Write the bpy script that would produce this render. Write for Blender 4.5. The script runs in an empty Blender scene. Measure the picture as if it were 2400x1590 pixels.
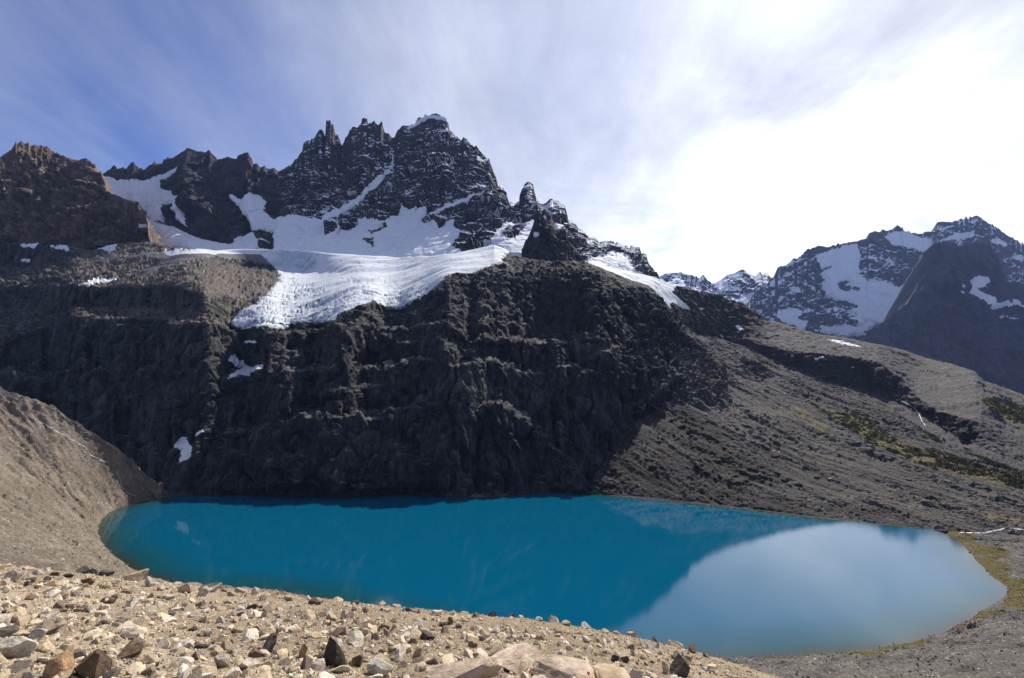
import bpy, math
import numpy as np

# ------------------------------------------------------------------ camera, sky, sun, exposure
SC = bpy.context.scene
COL = SC.collection
rad = math.radians
W, H, F = 2400.0, 1590.0, 17.0 / 36.0 * 2400.0
PITCH = rad(3.3)
CP, SP = math.cos(PITCH), math.sin(PITCH)
LAKE = -100.0

cam_d = bpy.data.cameras.new("camera")
cam_d.lens, cam_d.sensor_width = 17.0, 36.0
cam_d.clip_start, cam_d.clip_end = 0.2, 40000.0
cam = bpy.data.objects.new("camera", cam_d)
cam.rotation_euler = (rad(90) + PITCH, 0, 0)
COL.objects.link(cam)
SC.camera = cam

SUN_EL, SUN_AZ = rad(45.5), rad(30.0)          # azimuth to the right of straight ahead (+y)
SUN_DIR = np.array([math.sin(SUN_AZ) * math.cos(SUN_EL), math.cos(SUN_AZ) * math.cos(SUN_EL), math.sin(SUN_EL)])
sun_d = bpy.data.lights.new("sun", 'SUN')
sun_d.energy, sun_d.angle, sun_d.color = 5.0, rad(0.5), (1.0, 0.94, 0.85)
sun = bpy.data.objects.new("sun", sun_d)
sun.rotation_euler = (rad(90) - SUN_EL, 0, rad(180) - SUN_AZ)
COL.objects.link(sun)

SC.view_settings.view_transform = 'Standard'
SC.view_settings.look = 'None'
SC.view_settings.exposure = 0.35
SC.view_settings.gamma = 1.0
SC.render.engine = 'CYCLES'
SC.cycles.max_bounces = 5
SC.cycles.diffuse_bounces = 2
SC.cycles.glossy_bounces = 3
SC.cycles.transmission_bounces = 2
SC.cycles.volume_bounces = 1
SC.cycles.use_denoising = True

class NT:
    """small helper around a node tree"""
    def __init__(s, tree):
        s.t = tree; s.n = tree.nodes; s.l = tree.links
    def new(s, kind, **kw):
        n = s.n.new(kind)
        for k, v in kw.items():
            setattr(n, k, v)
        return n
    def link(s, a, b):
        s.l.new(a, b)
    def put(s, sock, v):
        if isinstance(v, bpy.types.NodeSocket):
            s.l.new(v, sock)
        elif isinstance(v, (tuple, list)) and len(v) == 3 and sock.type == 'RGBA':
            sock.default_value = (*v, 1)
        else:
            sock.default_value = v
    def math(s, op, a, b=0.0, c=None, clamp=False):
        n = s.new('ShaderNodeMath', operation=op, use_clamp=clamp)
        s.put(n.inputs[0], a); s.put(n.inputs[1], b)
        if c is not None: s.put(n.inputs[2], c)
        return n.outputs[0]
    def vmath(s, op, a, b):
        n = s.new('ShaderNodeVectorMath', operation=op)
        s.put(n.inputs[0], a); s.put(n.inputs[1], b)
        return n.outputs['Value'] if op == 'DOT_PRODUCT' else n.outputs[0]
    def mix(s, fac, a, b, blend='MIX'):
        n = s.new('ShaderNodeMix', data_type='RGBA', blend_type=blend)
        s.put(n.inputs[0], fac); s.put(n.inputs[6], a); s.put(n.inputs[7], b)
        return n.outputs[2]
    def ramp(s, fac, lo, hi, smooth=True, a=0.0, b=1.0):
        n = s.new('ShaderNodeMapRange', interpolation_type='SMOOTHSTEP' if smooth else 'LINEAR')
        n.clamp = True
        s.put(n.inputs[0], fac); s.put(n.inputs[1], lo); s.put(n.inputs[2], hi); s.put(n.inputs[3], a); s.put(n.inputs[4], b)
        return n.outputs[0]
    def noise(s, vec, scale, detail=6.0, rough=0.6, dist=0.0):
        n = s.new('ShaderNodeTexNoise')
        s.put(n.inputs['Vector'], vec)
        n.inputs['Scale'].default_value = scale; n.inputs['Detail'].default_value = detail
        n.inputs['Roughness'].default_value = rough; n.inputs['Distortion'].default_value = dist
        return n.outputs['Fac']
    def voro(s, vec, scale, feature='F1'):
        n = s.new('ShaderNodeTexVoronoi', feature=feature)
        s.put(n.inputs['Vector'], vec); n.inputs['Scale'].default_value = scale
        return n
    def mapping(s, vec, scale=(1, 1, 1), rot=(0, 0, 0)):
        n = s.new('ShaderNodeMapping')
        s.put(n.inputs[0], vec); n.inputs['Scale'].default_value = scale; n.inputs['Rotation'].default_value = rot
        return n.outputs[0]

def ray(u, v):
    """direction through a photograph position: (x, z) per metre of depth y"""
    u = np.asarray(u, float); v = np.asarray(v, float)
    X = (u - W / 2) / F; Y = (H / 2 - v) / F
    up = Y * CP + SP; fw = CP - Y * SP
    return X / fw, up / fw

def unit(u, v):
    x, z = ray(u, v)
    d = np.array([float(x), 1.0, float(z)])
    return tuple(d / np.linalg.norm(d))

def build_world():
    w = bpy.data.worlds.new("World"); SC.world = w; w.use_nodes = True
    t = NT(w.node_tree); t.n.clear()
    out = t.new('ShaderNodeOutputWorld'); bg = t.new('ShaderNodeBackground')
    sky = t.new('ShaderNodeTexSky', sky_type='NISHITA')
    sky.sun_disc = False; sky.sun_elevation = SUN_EL; sky.sun_rotation = SUN_AZ
    sky.altitude = 1400; sky.air_density = 1.0; sky.dust_density = 0.6; sky.ozone_density = 3.0
    bg.inputs['Strength'].default_value = 0.08
    d = t.new('ShaderNodeTexCoord').outputs['Generated']
    sep = t.new('ShaderNodeSeparateXYZ'); t.link(d, sep.inputs[0])
    hz = t.math('ADD', t.math('MAXIMUM', sep.outputs[2], 0.0), 0.25)
    comb = t.new('ShaderNodeCombineXYZ')
    t.link(t.math('DIVIDE', sep.outputs[0], hz), comb.inputs[0]); t.link(t.math('DIVIDE', sep.outputs[1], hz), comb.inputs[1])
    pl = comb.outputs[0]                                # where this direction meets the cloud deck
    st = t.mapping(pl, (1.0, 0.30, 1), (0, 0, rad(-28)))  # cirrus drawn out into long wisps
    w1 = t.noise(st, 1.6, 10, 0.62, 0.8)
    w2 = t.noise(t.mapping(pl, (0.9, 0.45, 1), (0, 0, rad(-20))), 0.7, 7, 0.55, 0.5)
    puff = t.noise(pl, 1.5, 9, 0.58, 0.4)
    near = t.vmath('DOT_PRODUCT', d, unit(2050, 330))
    cover = t.ramp(near, 0.36, 0.93, False)
    den = t.math('ADD', t.math('MULTIPLY', cover, 0.80), t.math('MULTIPLY', t.math('SUBTRACT', w1, 0.5), 0.95))
    den = t.math('ADD', den, t.math('MULTIPLY', t.math('SUBTRACT', w2, 0.5), 0.9))
    den = t.math('ADD', den, t.math('MULTIPLY', t.math('SUBTRACT', t.noise(t.mapping(pl, (1.0, 0.22, 1), (0, 0, rad(-40))), 3.0, 9, 0.62, 1.6), 0.5), 0.30))
    den = t.math('MULTIPLY', t.ramp(den, -0.16, 0.95, False), 0.97)
    fine = t.noise(t.mapping(pl, (1, 0.7, 1), (0, 0, rad(-35))), 5.0, 8, 0.6, 0.6)
    low = t.ramp(t.vmath('DOT_PRODUCT', d, unit(1850, 545)), 0.87, 1.0)
    high = t.ramp(t.vmath('DOT_PRODUCT', d, tuple(SUN_DIR)), 0.95, 1.0)
    lit = t.math('MULTIPLY', low, t.ramp(t.math('ADD', puff, t.math('MULTIPLY', low, 0.25)), 0.38, 0.95))
    bright = t.math('ADD', 8.4, t.math('MULTIPLY', cover, 0.9))
    bright = t.math('ADD', bright, t.math('MULTIPLY', t.math('SUBTRACT', puff, 0.5), 7.0))
    bright = t.math('ADD', bright, t.math('MULTIPLY', t.math('SUBTRACT', fine, 0.5), 5.5))
    bright = t.math('ADD', bright, t.math('MULTIPLY', lit, 9.5))
    bright = t.math('ADD', bright, t.math('MULTIPLY', high, 5.0))
    cc = t.new('ShaderNodeCombineXYZ')
    t.link(t.math('MULTIPLY', bright, 0.95), cc.inputs[0]); t.link(t.math('MULTIPLY', bright, 0.98), cc.inputs[1]); t.link(t.math('MULTIPLY', bright, 1.05), cc.inputs[2])
    blue = t.mix(1.0, sky.outputs[0], (0.84, 0.88, 1.22), 'MULTIPLY')
    col = t.mix(den, blue, cc.outputs[0])
    t.link(col, bg.inputs[0]); t.link(bg.outputs[0], out.inputs[0])
build_world()

# ------------------------------------------------------------------ numpy helpers
RNG = np.random.default_rng(7)
_perm = np.random.default_rng(3).permutation(256).astype(np.int32)
_perm = np.concatenate([_perm, _perm, _perm])
_g = np.random.default_rng(5).normal(size=(256, 3)); _g /= np.linalg.norm(_g, axis=1)[:, None]
_g = _g.astype(np.float32)

def perlin(p):
    p = np.asarray(p, np.float32); sh = p.shape[:-1]; p = p.reshape(-1, 3)
    res = np.empty(len(p), np.float32)
    for a in range(0, len(p), 200000):
        q = p[a:a + 200000]
        i = np.floor(q).astype(np.int32); f = q - i; i &= 255
        w = f * f * f * (f * (f * 6 - 15) + 10)
        tot = 0
        for dx in (0, 1):
            A = _perm[i[:, 0] + dx]; wx = w[:, 0] if dx else 1 - w[:, 0]
            for dy in (0, 1):
                B = _perm[A + i[:, 1] + dy]; wy = w[:, 1] if dy else 1 - w[:, 1]
                for dz in (0, 1):
                    g = _g[_perm[B + i[:, 2] + dz] & 255]
                    wz = w[:, 2] if dz else 1 - w[:, 2]
                    tot = tot + (g[:, 0] * (f[:, 0] - dx) + g[:, 1] * (f[:, 1] - dy) + g[:, 2] * (f[:, 2] - dz)) * wx * wy * wz
        res[a:a + 200000] = tot
    return res.reshape(sh) * 1.5

def fbm(p, octs=5, gain=0.5, seed=0.0):
    p = np.asarray(p, np.float32) + seed * 17.31
    s = 0; a = 1.0; n = 0
    for k in range(octs):
        s = s + a * perlin(p * 2.03 ** k + k * 9.7); n += a; a *= gain
    return s / n

def ridged(p, octs=5, gain=0.5, seed=0.0):
    p = np.asarray(p, np.float32) + seed * 13.77
    s = 0; a = 1.0; n = 0
    for k in range(octs):
        s = s + a * (1 - np.abs(perlin(p * 2.03 ** k + k * 5.1)) * 2); n += a; a *= gain
    return s / n

_wr = np.random.default_rng(21).random((256, 7)).astype(np.float32)
def blocks(p, tilt=1.0, seed=0):
    """broken rock: every cell of a Voronoi pattern is a tilted block with its own offset; also the distance to its joints"""
    p = np.asarray(p, np.float32) + seed * 7.13; sh = p.shape[:-1]; p = p.reshape(-1, 3)
    val = np.empty(len(p), np.float32); jnt = np.empty(len(p), np.float32)
    for a in range(0, len(p), 150000):
        q = p[a:a + 150000]; i = np.floor(q).astype(np.int32); f = q - i; i &= 255
        b1 = np.full(len(q), 9., np.float32); b2 = b1.copy(); v = np.zeros(len(q), np.float32)
        for dx in (-1, 0, 1):
            A = _perm[(i[:, 0] + dx) & 255]
            for dy in (-1, 0, 1):
                B = _perm[A + ((i[:, 1] + dy) & 255)]
                for dz in (-1, 0, 1):
                    h = _wr[_perm[B + ((i[:, 2] + dz) & 255)] & 255]
                    ex = f[:, 0] - dx - h[:, 0]; ey = f[:, 1] - dy - h[:, 1]; ez = f[:, 2] - dz - h[:, 2]
                    d = ex * ex + ey * ey + ez * ez
                    val_ = h[:, 3] - 0.5 + tilt * (ex * (h[:, 4] - 0.5) + ey * (h[:, 5] - 0.5) + ez * (h[:, 6] - 0.5))
                    c = d < b1
                    b2 = np.where(c, b1, np.minimum(b2, d)); v = np.where(c, val_, v); b1 = np.where(c, d, b1)
        val[a:a + 150000] = v; jnt[a:a + 150000] = np.sqrt(b2) - np.sqrt(b1)
    return val.reshape(sh), jnt.reshape(sh)

def sstep(x, a, b):
    t = np.clip((x - a) / (b - a), 0, 1)
    return t * t * (3 - 2 * t)

def inside(poly, U, V):
    poly = np.asarray(poly, float)
    out = np.zeros(U.shape, bool)
    x0, y0 = poly.min(0); x1, y1 = poly.max(0)
    m = (U >= x0) & (U <= x1) & (V >= y0) & (V <= y1)
    if not m.any(): return out
    u = U[m]; v = V[m]; c = np.zeros(u.shape, bool)
    n = len(poly)
    for i in range(n):
        xa, ya = poly[i]; xb, yb = poly[(i + 1) % n]
        if ya == yb: continue
        k = ((ya > v) != (yb > v)) & (u < (xb - xa) * (v - ya) / (yb - ya) + xa)
        c ^= k
    out[m] = c
    return out

def blur(A, k, axis):
    if k < 1: return A
    pad = [(0, 0)] * A.ndim; pad[axis] = (k, k)
    for _ in range(2):
        B = np.pad(A, pad, mode='edge').cumsum(axis)
        B = np.insert(B, 0, 0, axis)
        n = A.shape[axis]
        hi = np.take(B, np.arange(2 * k + 1, 2 * k + 1 + n), axis); lo = np.take(B, np.arange(0, n), axis)
        A = (hi - lo) / (2 * k + 1)
    return A

def pl(pts, U):
    pts = np.asarray(pts, float)
    return np.interp(U, pts[:, 0], pts[:, 1])

def crop(x0, y0, s, pts):
    """positions read off an enlarged view of the photograph"""
    return [(x0 + x / s, y0 + y / s) for x, y in pts]
C1 = lambda *p: crop(0, 250, 2.959, p)
C2 = lambda *p: crop(600, 250, 2.959, p)
C3 = lambda *p: crop(1100, 380, 3.92, p)
C4 = lambda *p: crop(1500, 450, 2.613, p)
C5 = lambda *p: crop(0, 700, 2.959, p)
C6 = lambda *p: crop(700, 700, 2.959, p)
C7 = lambda *p: crop(1300, 750, 2.148, p)

def world(U, V, D):
    x, z = ray(U, V)
    return np.stack([x * D, D, z * D], -1)

def climb(D0, z0, U, V, slope):
    """depth where a face of the given slope, rising from (D0, z0), is met by the line of sight"""
    m = ray(U, V)[1]; tn = np.tan(np.radians(slope))
    den = np.minimum(m - tn, -0.06)
    D = (z0 - tn * D0) / den
    D = np.maximum(D, D0 + 0.5)
    return D, m * D

def loft(rows, counts, soft=3):
    """rows: list of (n,3) world curves -> grid; counts: steps between rows"""
    out = []
    for k in range(len(rows) - 1):
        t = np.linspace(0, 1, counts[k], endpoint=False)[:, None, None]
        out.append(rows[k][None] * (1 - t) + rows[k + 1][None] * t)
    out.append(rows[-1][None])
    return np.concatenate(out, 0)

def normals(Pg):
    du = np.gradient(Pg, axis=1); dv = np.gradient(Pg, axis=0)
    n = np.cross(du, dv)
    n /= np.linalg.norm(n, axis=-1, keepdims=True) + 1e-9
    return n

def project(Pg):
    """photograph position of world points"""
    x, y, z = Pg[..., 0], Pg[..., 1], Pg[..., 2]
    fw = y * CP + z * SP; up = z * CP - y * SP
    return W / 2 + F * x / fw, H / 2 - F * up / fw

def mesh_from(name, verts, faces, mat, smooth=True, attrs=None, parent=None):
    verts = np.asarray(verts, np.float32).reshape(-1, 3); faces = np.asarray(faces, np.int32)
    me = bpy.data.meshes.new(name)
    k = faces.shape[1]
    me.vertices.add(len(verts)); me.vertices.foreach_set('co', verts.ravel())
    me.loops.add(faces.size); me.loops.foreach_set('vertex_index', faces.ravel())
    me.polygons.add(len(faces)); me.polygons.foreach_set('loop_start', np.arange(0, faces.size, k, dtype=np.int32))
    me.update(calc_edges=True)
    me.polygons.foreach_set('use_smooth', np.full(len(faces), smooth))
    for an, av in (attrs or {}).items():
        at = me.attributes.new(an, 'FLOAT', 'POINT'); at.data.foreach_set('value', np.asarray(av, np.float32).ravel())
    me.materials.append(mat)
    o = bpy.data.objects.new(name, me); COL.objects.link(o)
    if parent: o.parent = parent
    return o

def tag(o, label=None, cat=None, group=None, kind=None):
    for k, v in (('label', label), ('category', cat), ('group', group), ('kind', kind)):
        if v: o[k] = v
    return o

def grid_faces(R, Cn):
    i = np.arange(R * Cn).reshape(R, Cn)
    return np.stack([i[:-1, :-1], i[:-1, 1:], i[1:, 1:], i[1:, :-1]], -1).reshape(-1, 4)

def split_grid(Pg, which, parts, attrs=None):
    """one mesh per region of a grid; which: int per face, parts: {id: (name, mat, smooth)}"""
    R, Cn = Pg.shape[:2]
    fc = grid_faces(R, Cn); V = Pg.reshape(-1, 3); res = {}
    for k, (name, mat, smooth) in parts.items():
        f = fc[which.ravel() == k]
        if len(f) == 0: continue
        ids, inv = np.unique(f, return_inverse=True)
        res[k] = mesh_from(name, V[ids], inv.reshape(-1, 4), mat, smooth, {a: np.asarray(b).ravel()[ids] for a, b in (attrs or {}).items()})
    return res

def biggest(M):
    """keep the largest connected piece of a boolean grid"""
    lab = np.where(M, np.arange(M.size).reshape(M.shape) + 1, 0)
    while True:
        n = lab.copy()
        for ax in (0, 1):
            for sh in (1, -1):
                r_ = np.roll(lab, sh, ax); n = np.maximum(n, r_)
        n = np.where(M, n, 0)
        if (n == lab).all(): break
        lab = n
    ids, c = np.unique(lab[lab > 0], return_counts=True)
    return lab == ids[c.argmax()] if len(ids) else M

def face_mean(A):
    return (A[:-1, :-1] + A[1:, :-1] + A[:-1, 1:] + A[1:, 1:]) * 0.25

# ------------------------------------------------------------------ materials
def principled(name):
    m = bpy.data.materials.new(name); m.use_nodes = True
    t = NT(m.node_tree)
    b = t.n['Principled BSDF']
    return m, t, b

def rock_material(name, c_dark, c_mid, c_light, size=20.0, streak=0.0, strata=0.0, rust=None, bump=0.6, bsize=2.0, snow=True, speck=0.0, rough=0.9, spec=0.3, debris_sun=None):
    m, t, b = principled(name)
    p = t.new('ShaderNodeTexCoord').outputs['Object']
    n1 = t.noise(p, 1.0 / size, 8, 0.62, 0.4)
    n2 = t.noise(p, 6.0 / size, 7, 0.65)
    k = t.math('ADD', t.math('MULTIPLY', n1, 0.6), t.math('MULTIPLY', n2, 0.4))
    col = t.mix(t.ramp(k, 0.36, 0.52), c_dark, c_mid)
    col = t.mix(t.ramp(k, 0.50, 0.66), col, c_light)
    if rust:
        col = t.mix(t.math('MULTIPLY', t.ramp(t.noise(p, 1.3 / size, 5, 0.6), 0.50, 0.66), 0.8), col, rust)
    if strata:
        s = t.noise(t.mapping(p, (0.012, 0.012, 0.55), (rad(4), rad(3), 0)), 0.5, 5, 0.7)
        col = t.mix(t.math('MULTIPLY', t.ramp(s, 0.42, 0.6), strata), col, t.mix(0.5, c_light, (0.5, 0.48, 0.46)))
    if streak:
        s = t.noise(t.mapping(p, (1, 1, 0.045)), 0.16, 6, 0.62, 0.2)
        s2 = t.noise(t.mapping(p, (1, 1, 0.05)), 0.6, 4, 0.6)
        s = t.math('ADD', t.math('MULTIPLY', s, 0.65), t.math('MULTIPLY', s2, 0.35))
        col = t.mix(t.math('MULTIPLY', t.ramp(s, 0.56, 0.40), streak), col, t.mix(1.0, col, (0.22, 0.22, 0.24), 'MULTIPLY'))
        col = t.mix(t.math('MULTIPLY', t.ramp(s, 0.52, 0.66), streak * 0.8), col, c_light)
    if speck:
        vv = t.voro(p, 1.0 / bsize)
        sc = t.new('ShaderNodeSeparateColor'); t.link(vv.outputs['Color'], sc.inputs[0])
        col = t.mix(t.math('MULTIPLY', t.ramp(sc.outputs[0], 0.75, 0.98), speck), col, t.mix(0.5, c_light, (0.6, 0.58, 0.55)))
        col = t.mix(t.math('MULTIPLY', t.ramp(sc.outputs[1], 0.7, 0.95), speck), col, c_dark)
    if debris_sun:
        a = t.new('ShaderNodeAttribute', attribute_name='debris_sun').outputs['Fac']
        dn = t.noise(p, 0.35, 6, 0.7)
        col = t.mix(t.ramp(t.math('ADD', a, t.math('MULTIPLY', t.math('SUBTRACT', dn, 0.5), 0.7)), 0.35, 0.7), col, t.mix(t.ramp(t.noise(p, 1.1, 6, 0.75), 0.4, 0.62), tuple(0.62 * x for x in debris_sun), debris_sun))
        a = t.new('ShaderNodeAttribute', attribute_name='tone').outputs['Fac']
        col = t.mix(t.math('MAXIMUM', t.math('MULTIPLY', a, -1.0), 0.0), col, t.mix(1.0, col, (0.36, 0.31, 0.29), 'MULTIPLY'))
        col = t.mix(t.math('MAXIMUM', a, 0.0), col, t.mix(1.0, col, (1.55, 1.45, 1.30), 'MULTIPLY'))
        a = t.new('ShaderNodeAttribute', attribute_name='shelf_sun').outputs['Fac']  # sunlight on the left shelves, put into the rock colour
        sc_ = t.mix(t.ramp(t.noise(p, 0.5, 8, 0.72), 0.38, 0.62), (0.050, 0.042, 0.036), (0.165, 0.138, 0.11))
        col = t.mix(t.ramp(t.math('ADD', a, t.math('MULTIPLY', t.math('SUBTRACT', dn, 0.5), 0.9)), 0.35, 0.75), col, sc_)
        a = t.new('ShaderNodeAttribute', attribute_name='moss').outputs['Fac']
        col = t.mix(t.ramp(t.math('ADD', a, t.math('MULTIPLY', t.math('SUBTRACT', dn, 0.5), 1.0)), 0.45, 0.75), col, (0.115, 0.088, 0.026))
    if snow:
        a = t.new('ShaderNodeAttribute', attribute_name='snow').outputs['Fac']
        g = t.noise(p, 14.0 / size, 5, 0.7)
        f = t.ramp(t.math('ADD', a, t.math('MULTIPLY', t.math('SUBTRACT', g, 0.5), 0.55)), 0.42, 0.66)
        col = t.mix(f, col, (0.78, 0.80, 0.86))
    t.link(col, b.inputs['Base Color'])
    b.inputs['Roughness'].default_value = rough
    b.inputs['Specular IOR Level'].default_value = spec
    bm = t.new('ShaderNodeBump'); bm.inputs['Strength'].default_value = bump; bm.inputs['Distance'].default_value = bsize * 0.5
    h = t.math('ADD', t.noise(p, 0.5 / bsize, 8, 0.7), t.math('MULTIPLY', t.voro(p, 1.0 / bsize).outputs['Distance'], 0.5))
    t.link(h, bm.inputs['Height']); t.link(bm.outputs[0], b.inputs['Normal'])
    return m

def snow_material(name, col=(0.75, 0.77, 0.82), ice=False, size=6.0):
    m, t, b = principled(name)
    p = t.new('ShaderNodeTexCoord').outputs['Object']
    n = t.noise(p, 1.0 / size, 7, 0.65, 0.3)
    c = t.mix(t.ramp(n, 0.35, 0.65), tuple(0.86 * x for x in col), col)
    if ice:
        a = t.new('ShaderNodeAttribute', attribute_name='ice').outputs['Fac']
        c = t.mix(t.math('MULTIPLY', t.ramp(a, 0.2, 0.8), 0.75), c, (0.26, 0.40, 0.54))
        g = t.new('ShaderNodeAttribute', attribute_name='dirt_shade').outputs['Fac']
        d = t.noise(t.mapping(p, (0.4, 1, 1)), 0.22, 8, 0.75)
        c = t.mix(t.ramp(t.math('ADD', g, t.math('MULTIPLY', t.math('SUBTRACT', d, 0.5), 1.3)), 0.26, 0.80), c, (0.13, 0.12, 0.115))
    t.link(c, b.inputs['Base Color']); b.inputs['Roughness'].default_value = 0.75
    b.inputs['Specular IOR Level'].default_value = 0.25
    bm = t.new('ShaderNodeBump'); bm.inputs['Strength'].default_value = 0.5; bm.inputs['Distance'].default_value = size * 0.25
    t.link(t.noise(t.mapping(p, (1, 0.6, 1)), 2.5 / size, 6, 0.6), bm.inputs['Height']); t.link(bm.outputs[0], b.inputs['Normal'])
    return m

M_PEAK = rock_material('peak_rock', (0.017, 0.017, 0.022), (0.033, 0.032, 0.037), (0.068, 0.064, 0.064), 60, 0.6, 0.0, (0.075, 0.052, 0.043), 0.9, 5.0)
M_LEFT = rock_material('brown_ridge_rock', (0.060, 0.046, 0.037), (0.145, 0.108, 0.085), (0.28, 0.21, 0.165), 36, 0.5, 0.0, (0.16, 0.09, 0.055), 0.9, 3.0)
M_CLIFF = rock_material('cliff_rock', (0.013, 0.0145, 0.016), (0.028, 0.030, 0.031), (0.072, 0.075, 0.075), 34, 0.95, 0.0, None, 0.9, 1.8, debris_sun=(0.115, 0.108, 0.096))
M_HILL = rock_material('hill_rock', (0.026, 0.024, 0.023), (0.050, 0.045, 0.042), (0.095, 0.087, 0.079), 26, 0.2, 0.0, None, 0.9, 1.4, speck=0.4, debris_sun=(0.058, 0.049, 0.042))
M_FAR = rock_material('far_rock', (0.028, 0.029, 0.038), (0.045, 0.045, 0.056), (0.075, 0.073, 0.085), 160, 0.4, 0.0, None, 0.8, 12.0)
M_SNOW = snow_material('snow')
M_ICE = snow_material('glacier_ice', (0.66, 0.69, 0.73), True, 5.0)

# ------------------------------------------------------------------ distant mountains
def ridge_layer(name, mat, sky, base_v, Dbase, Dsky, du, amp, scale, masks=(), holes=(), dust=(0.0, 0.0), u0=None, u1=None, rows=160, jit=5.0, mid=(), seed=1.0, aniso=0.35, spike=6.0):
    sky = np.asarray(sky, float)
    U = np.arange(u0 if u0 is not None else sky[0, 0], (u1 if u1 is not None else sky[-1, 0]) + du, du)
    vs = pl(sky, U)
    z0 = 0 * U
    if spike: vs = vs - spike * np.clip(ridged(np.stack([U / 15, z0, z0], -1), 4, 0.62, seed + 31) - 0.42, -0.3, 0.6) * 2 * np.clip(0.6 + 2.2 * fbm(np.stack([U / 50, z0 + 4, z0], -1), 2, 0.5, seed), 0.15, 1.5)
    curves = [(pl(base_v, U), pl(Dbase, U))]
    for mv, md in mid:
        curves.append((np.maximum(pl(mv, U), vs + 2), pl(md, U)))
    curves.append((vs, pl(Dsky, U)))
    pts = [world(U, v, D) for v, D in curves]
    top = pts[-1]
    back1 = top + np.stack([0 * U, 0 * U + 0.05 * top[:, 1], -0.05 * top[:, 1]], -1)
    back2 = back1 + np.stack([0 * U, 0 * U + 0.25 * top[:, 1], -0.30 * top[:, 1]], -1)
    n = len(curves) - 1
    span = [np.abs(curves[k + 1][0] - curves[k][0]).max() for k in range(n)]
    cnt = [max(6, int(rows * s / sum(span))) for s in span]
    Pg = loft(pts + [back1, back2], cnt + [8, 10])
    iv = sum(cnt)
    Pg[:, :, 1] = blur(Pg[:, :, 1], 0, 0)
    PU, PV = project(Pg)
    jn = np.stack([PU / 14, PV / 14, PV * 0], -1)
    ju = PU + jit * fbm(jn, 4, 0.6, seed); jv = PV + jit * fbm(jn, 4, 0.6, seed + 3)
    sn = np.zeros(PU.shape, bool)
    for mk in masks: sn |= inside(mk, ju, jv)
    for hk in holes: sn &= ~inside(hk, ju, jv)
    sn[iv + 1:] = False
    soft = blur(blur(sn.astype(float), 2, 0), 2, 1)
    # relief: vertical ribs and gullies, broken by ledges
    N = normals(Pg)
    q = Pg / scale
    rib = ridged(q * np.array([1, 1, aniso]), 6, 0.55, seed) - 0.45
    big = fbm(q * np.array([0.35, 0.35, 0.25]), 3, 0.5, seed + 5)
    fine = fbm(q * np.array([3.2, 3.2, 1.6]), 5, 0.6, seed + 9)
    led = np.abs(((Pg[..., 2] + 0.12 * Pg[..., 0] + scale * 0.4 * fine) / (scale * 0.55)) % 1 - 0.5)
    rib2 = ridged(q * np.array([3.4, 3.4, 3.4 * aniso * 0.8]) + 0.4 * big[..., None], 4, 0.55, seed + 13) - 0.45
    wq = q + 0.35 * np.stack([fine, big, 0 * big], -1)
    bA, jA = blocks(wq * np.array([1.5, 1.5, 0.55]), 1.3, seed); bB, jB = blocks(wq * np.array([4.5, 4.5, 2.2]), 1.3, seed + 2)
    disp = amp * (0.85 * rib + 0.8 * big + 0.45 * rib2 + 0.20 * fine + 0.95 * bA + 0.42 * bB - 0.28 * (1 - sstep(jA, 0.02, 0.16)) - 0.12 * (1 - sstep(jB, 0.02, 0.2)))
    disp = disp * (1 - 0.85 * soft) + soft * amp * (0.16 * fbm(q * 2.0, 5, 0.6, seed + 2) + 0.05 * ridged(q * np.array([2.5, 7, 7]) + 0.8 * big[..., None], 3, 0.6, seed + 17))
    edge = np.ones(Pg.shape[0]); edge[:iv] = np.clip((iv - np.arange(iv)) / (rows * 0.34), 0.015, 1) ** 0.75; edge[iv:] = edge[iv - 1]
    disp *= edge[:, None]
    dirn = N.copy(); dirn[..., 2] *= 0.35; dirn[..., 0] *= 0.6
    s = np.where(np.einsum('ijk,ijk->ij', dirn, Pg) > 0, -1, 1)     # always out of the face, towards the valley
    Pn = Pg + dirn * (disp * s)[..., None]
    Pn[iv - 2:iv + 1, :, 2] += (0.12 * amp * fbm(q[iv - 2:iv + 1] * 5, 3, 0.6, seed))
    N2 = normals(Pn); up = np.abs(N2[..., 2])
    dn = fbm(q * np.array([1.3, 1.3, 5.5]), 5, 0.65, seed + 21)
    du_ = dust[0] * sstep(up + 0.34 * dn, 0.40, 0.66) + dust[1] * sstep(dn, 0.05, 0.5)
    du_ = np.clip(du_, 0, 1); du_[iv + 2:] *= 0.3
    return Pn, sn, du_, iv

def finish(Pn, sn, du_, rock, snow):
    fm = face_mean(sn.astype(float))
    which = np.where(fm > 0.5, 1, 0)
    r = split_grid(Pn, which, {0: rock, 1: snow}, {'snow': du_})
    for o in r.values(): tag(o, kind='structure')
    return r

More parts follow.
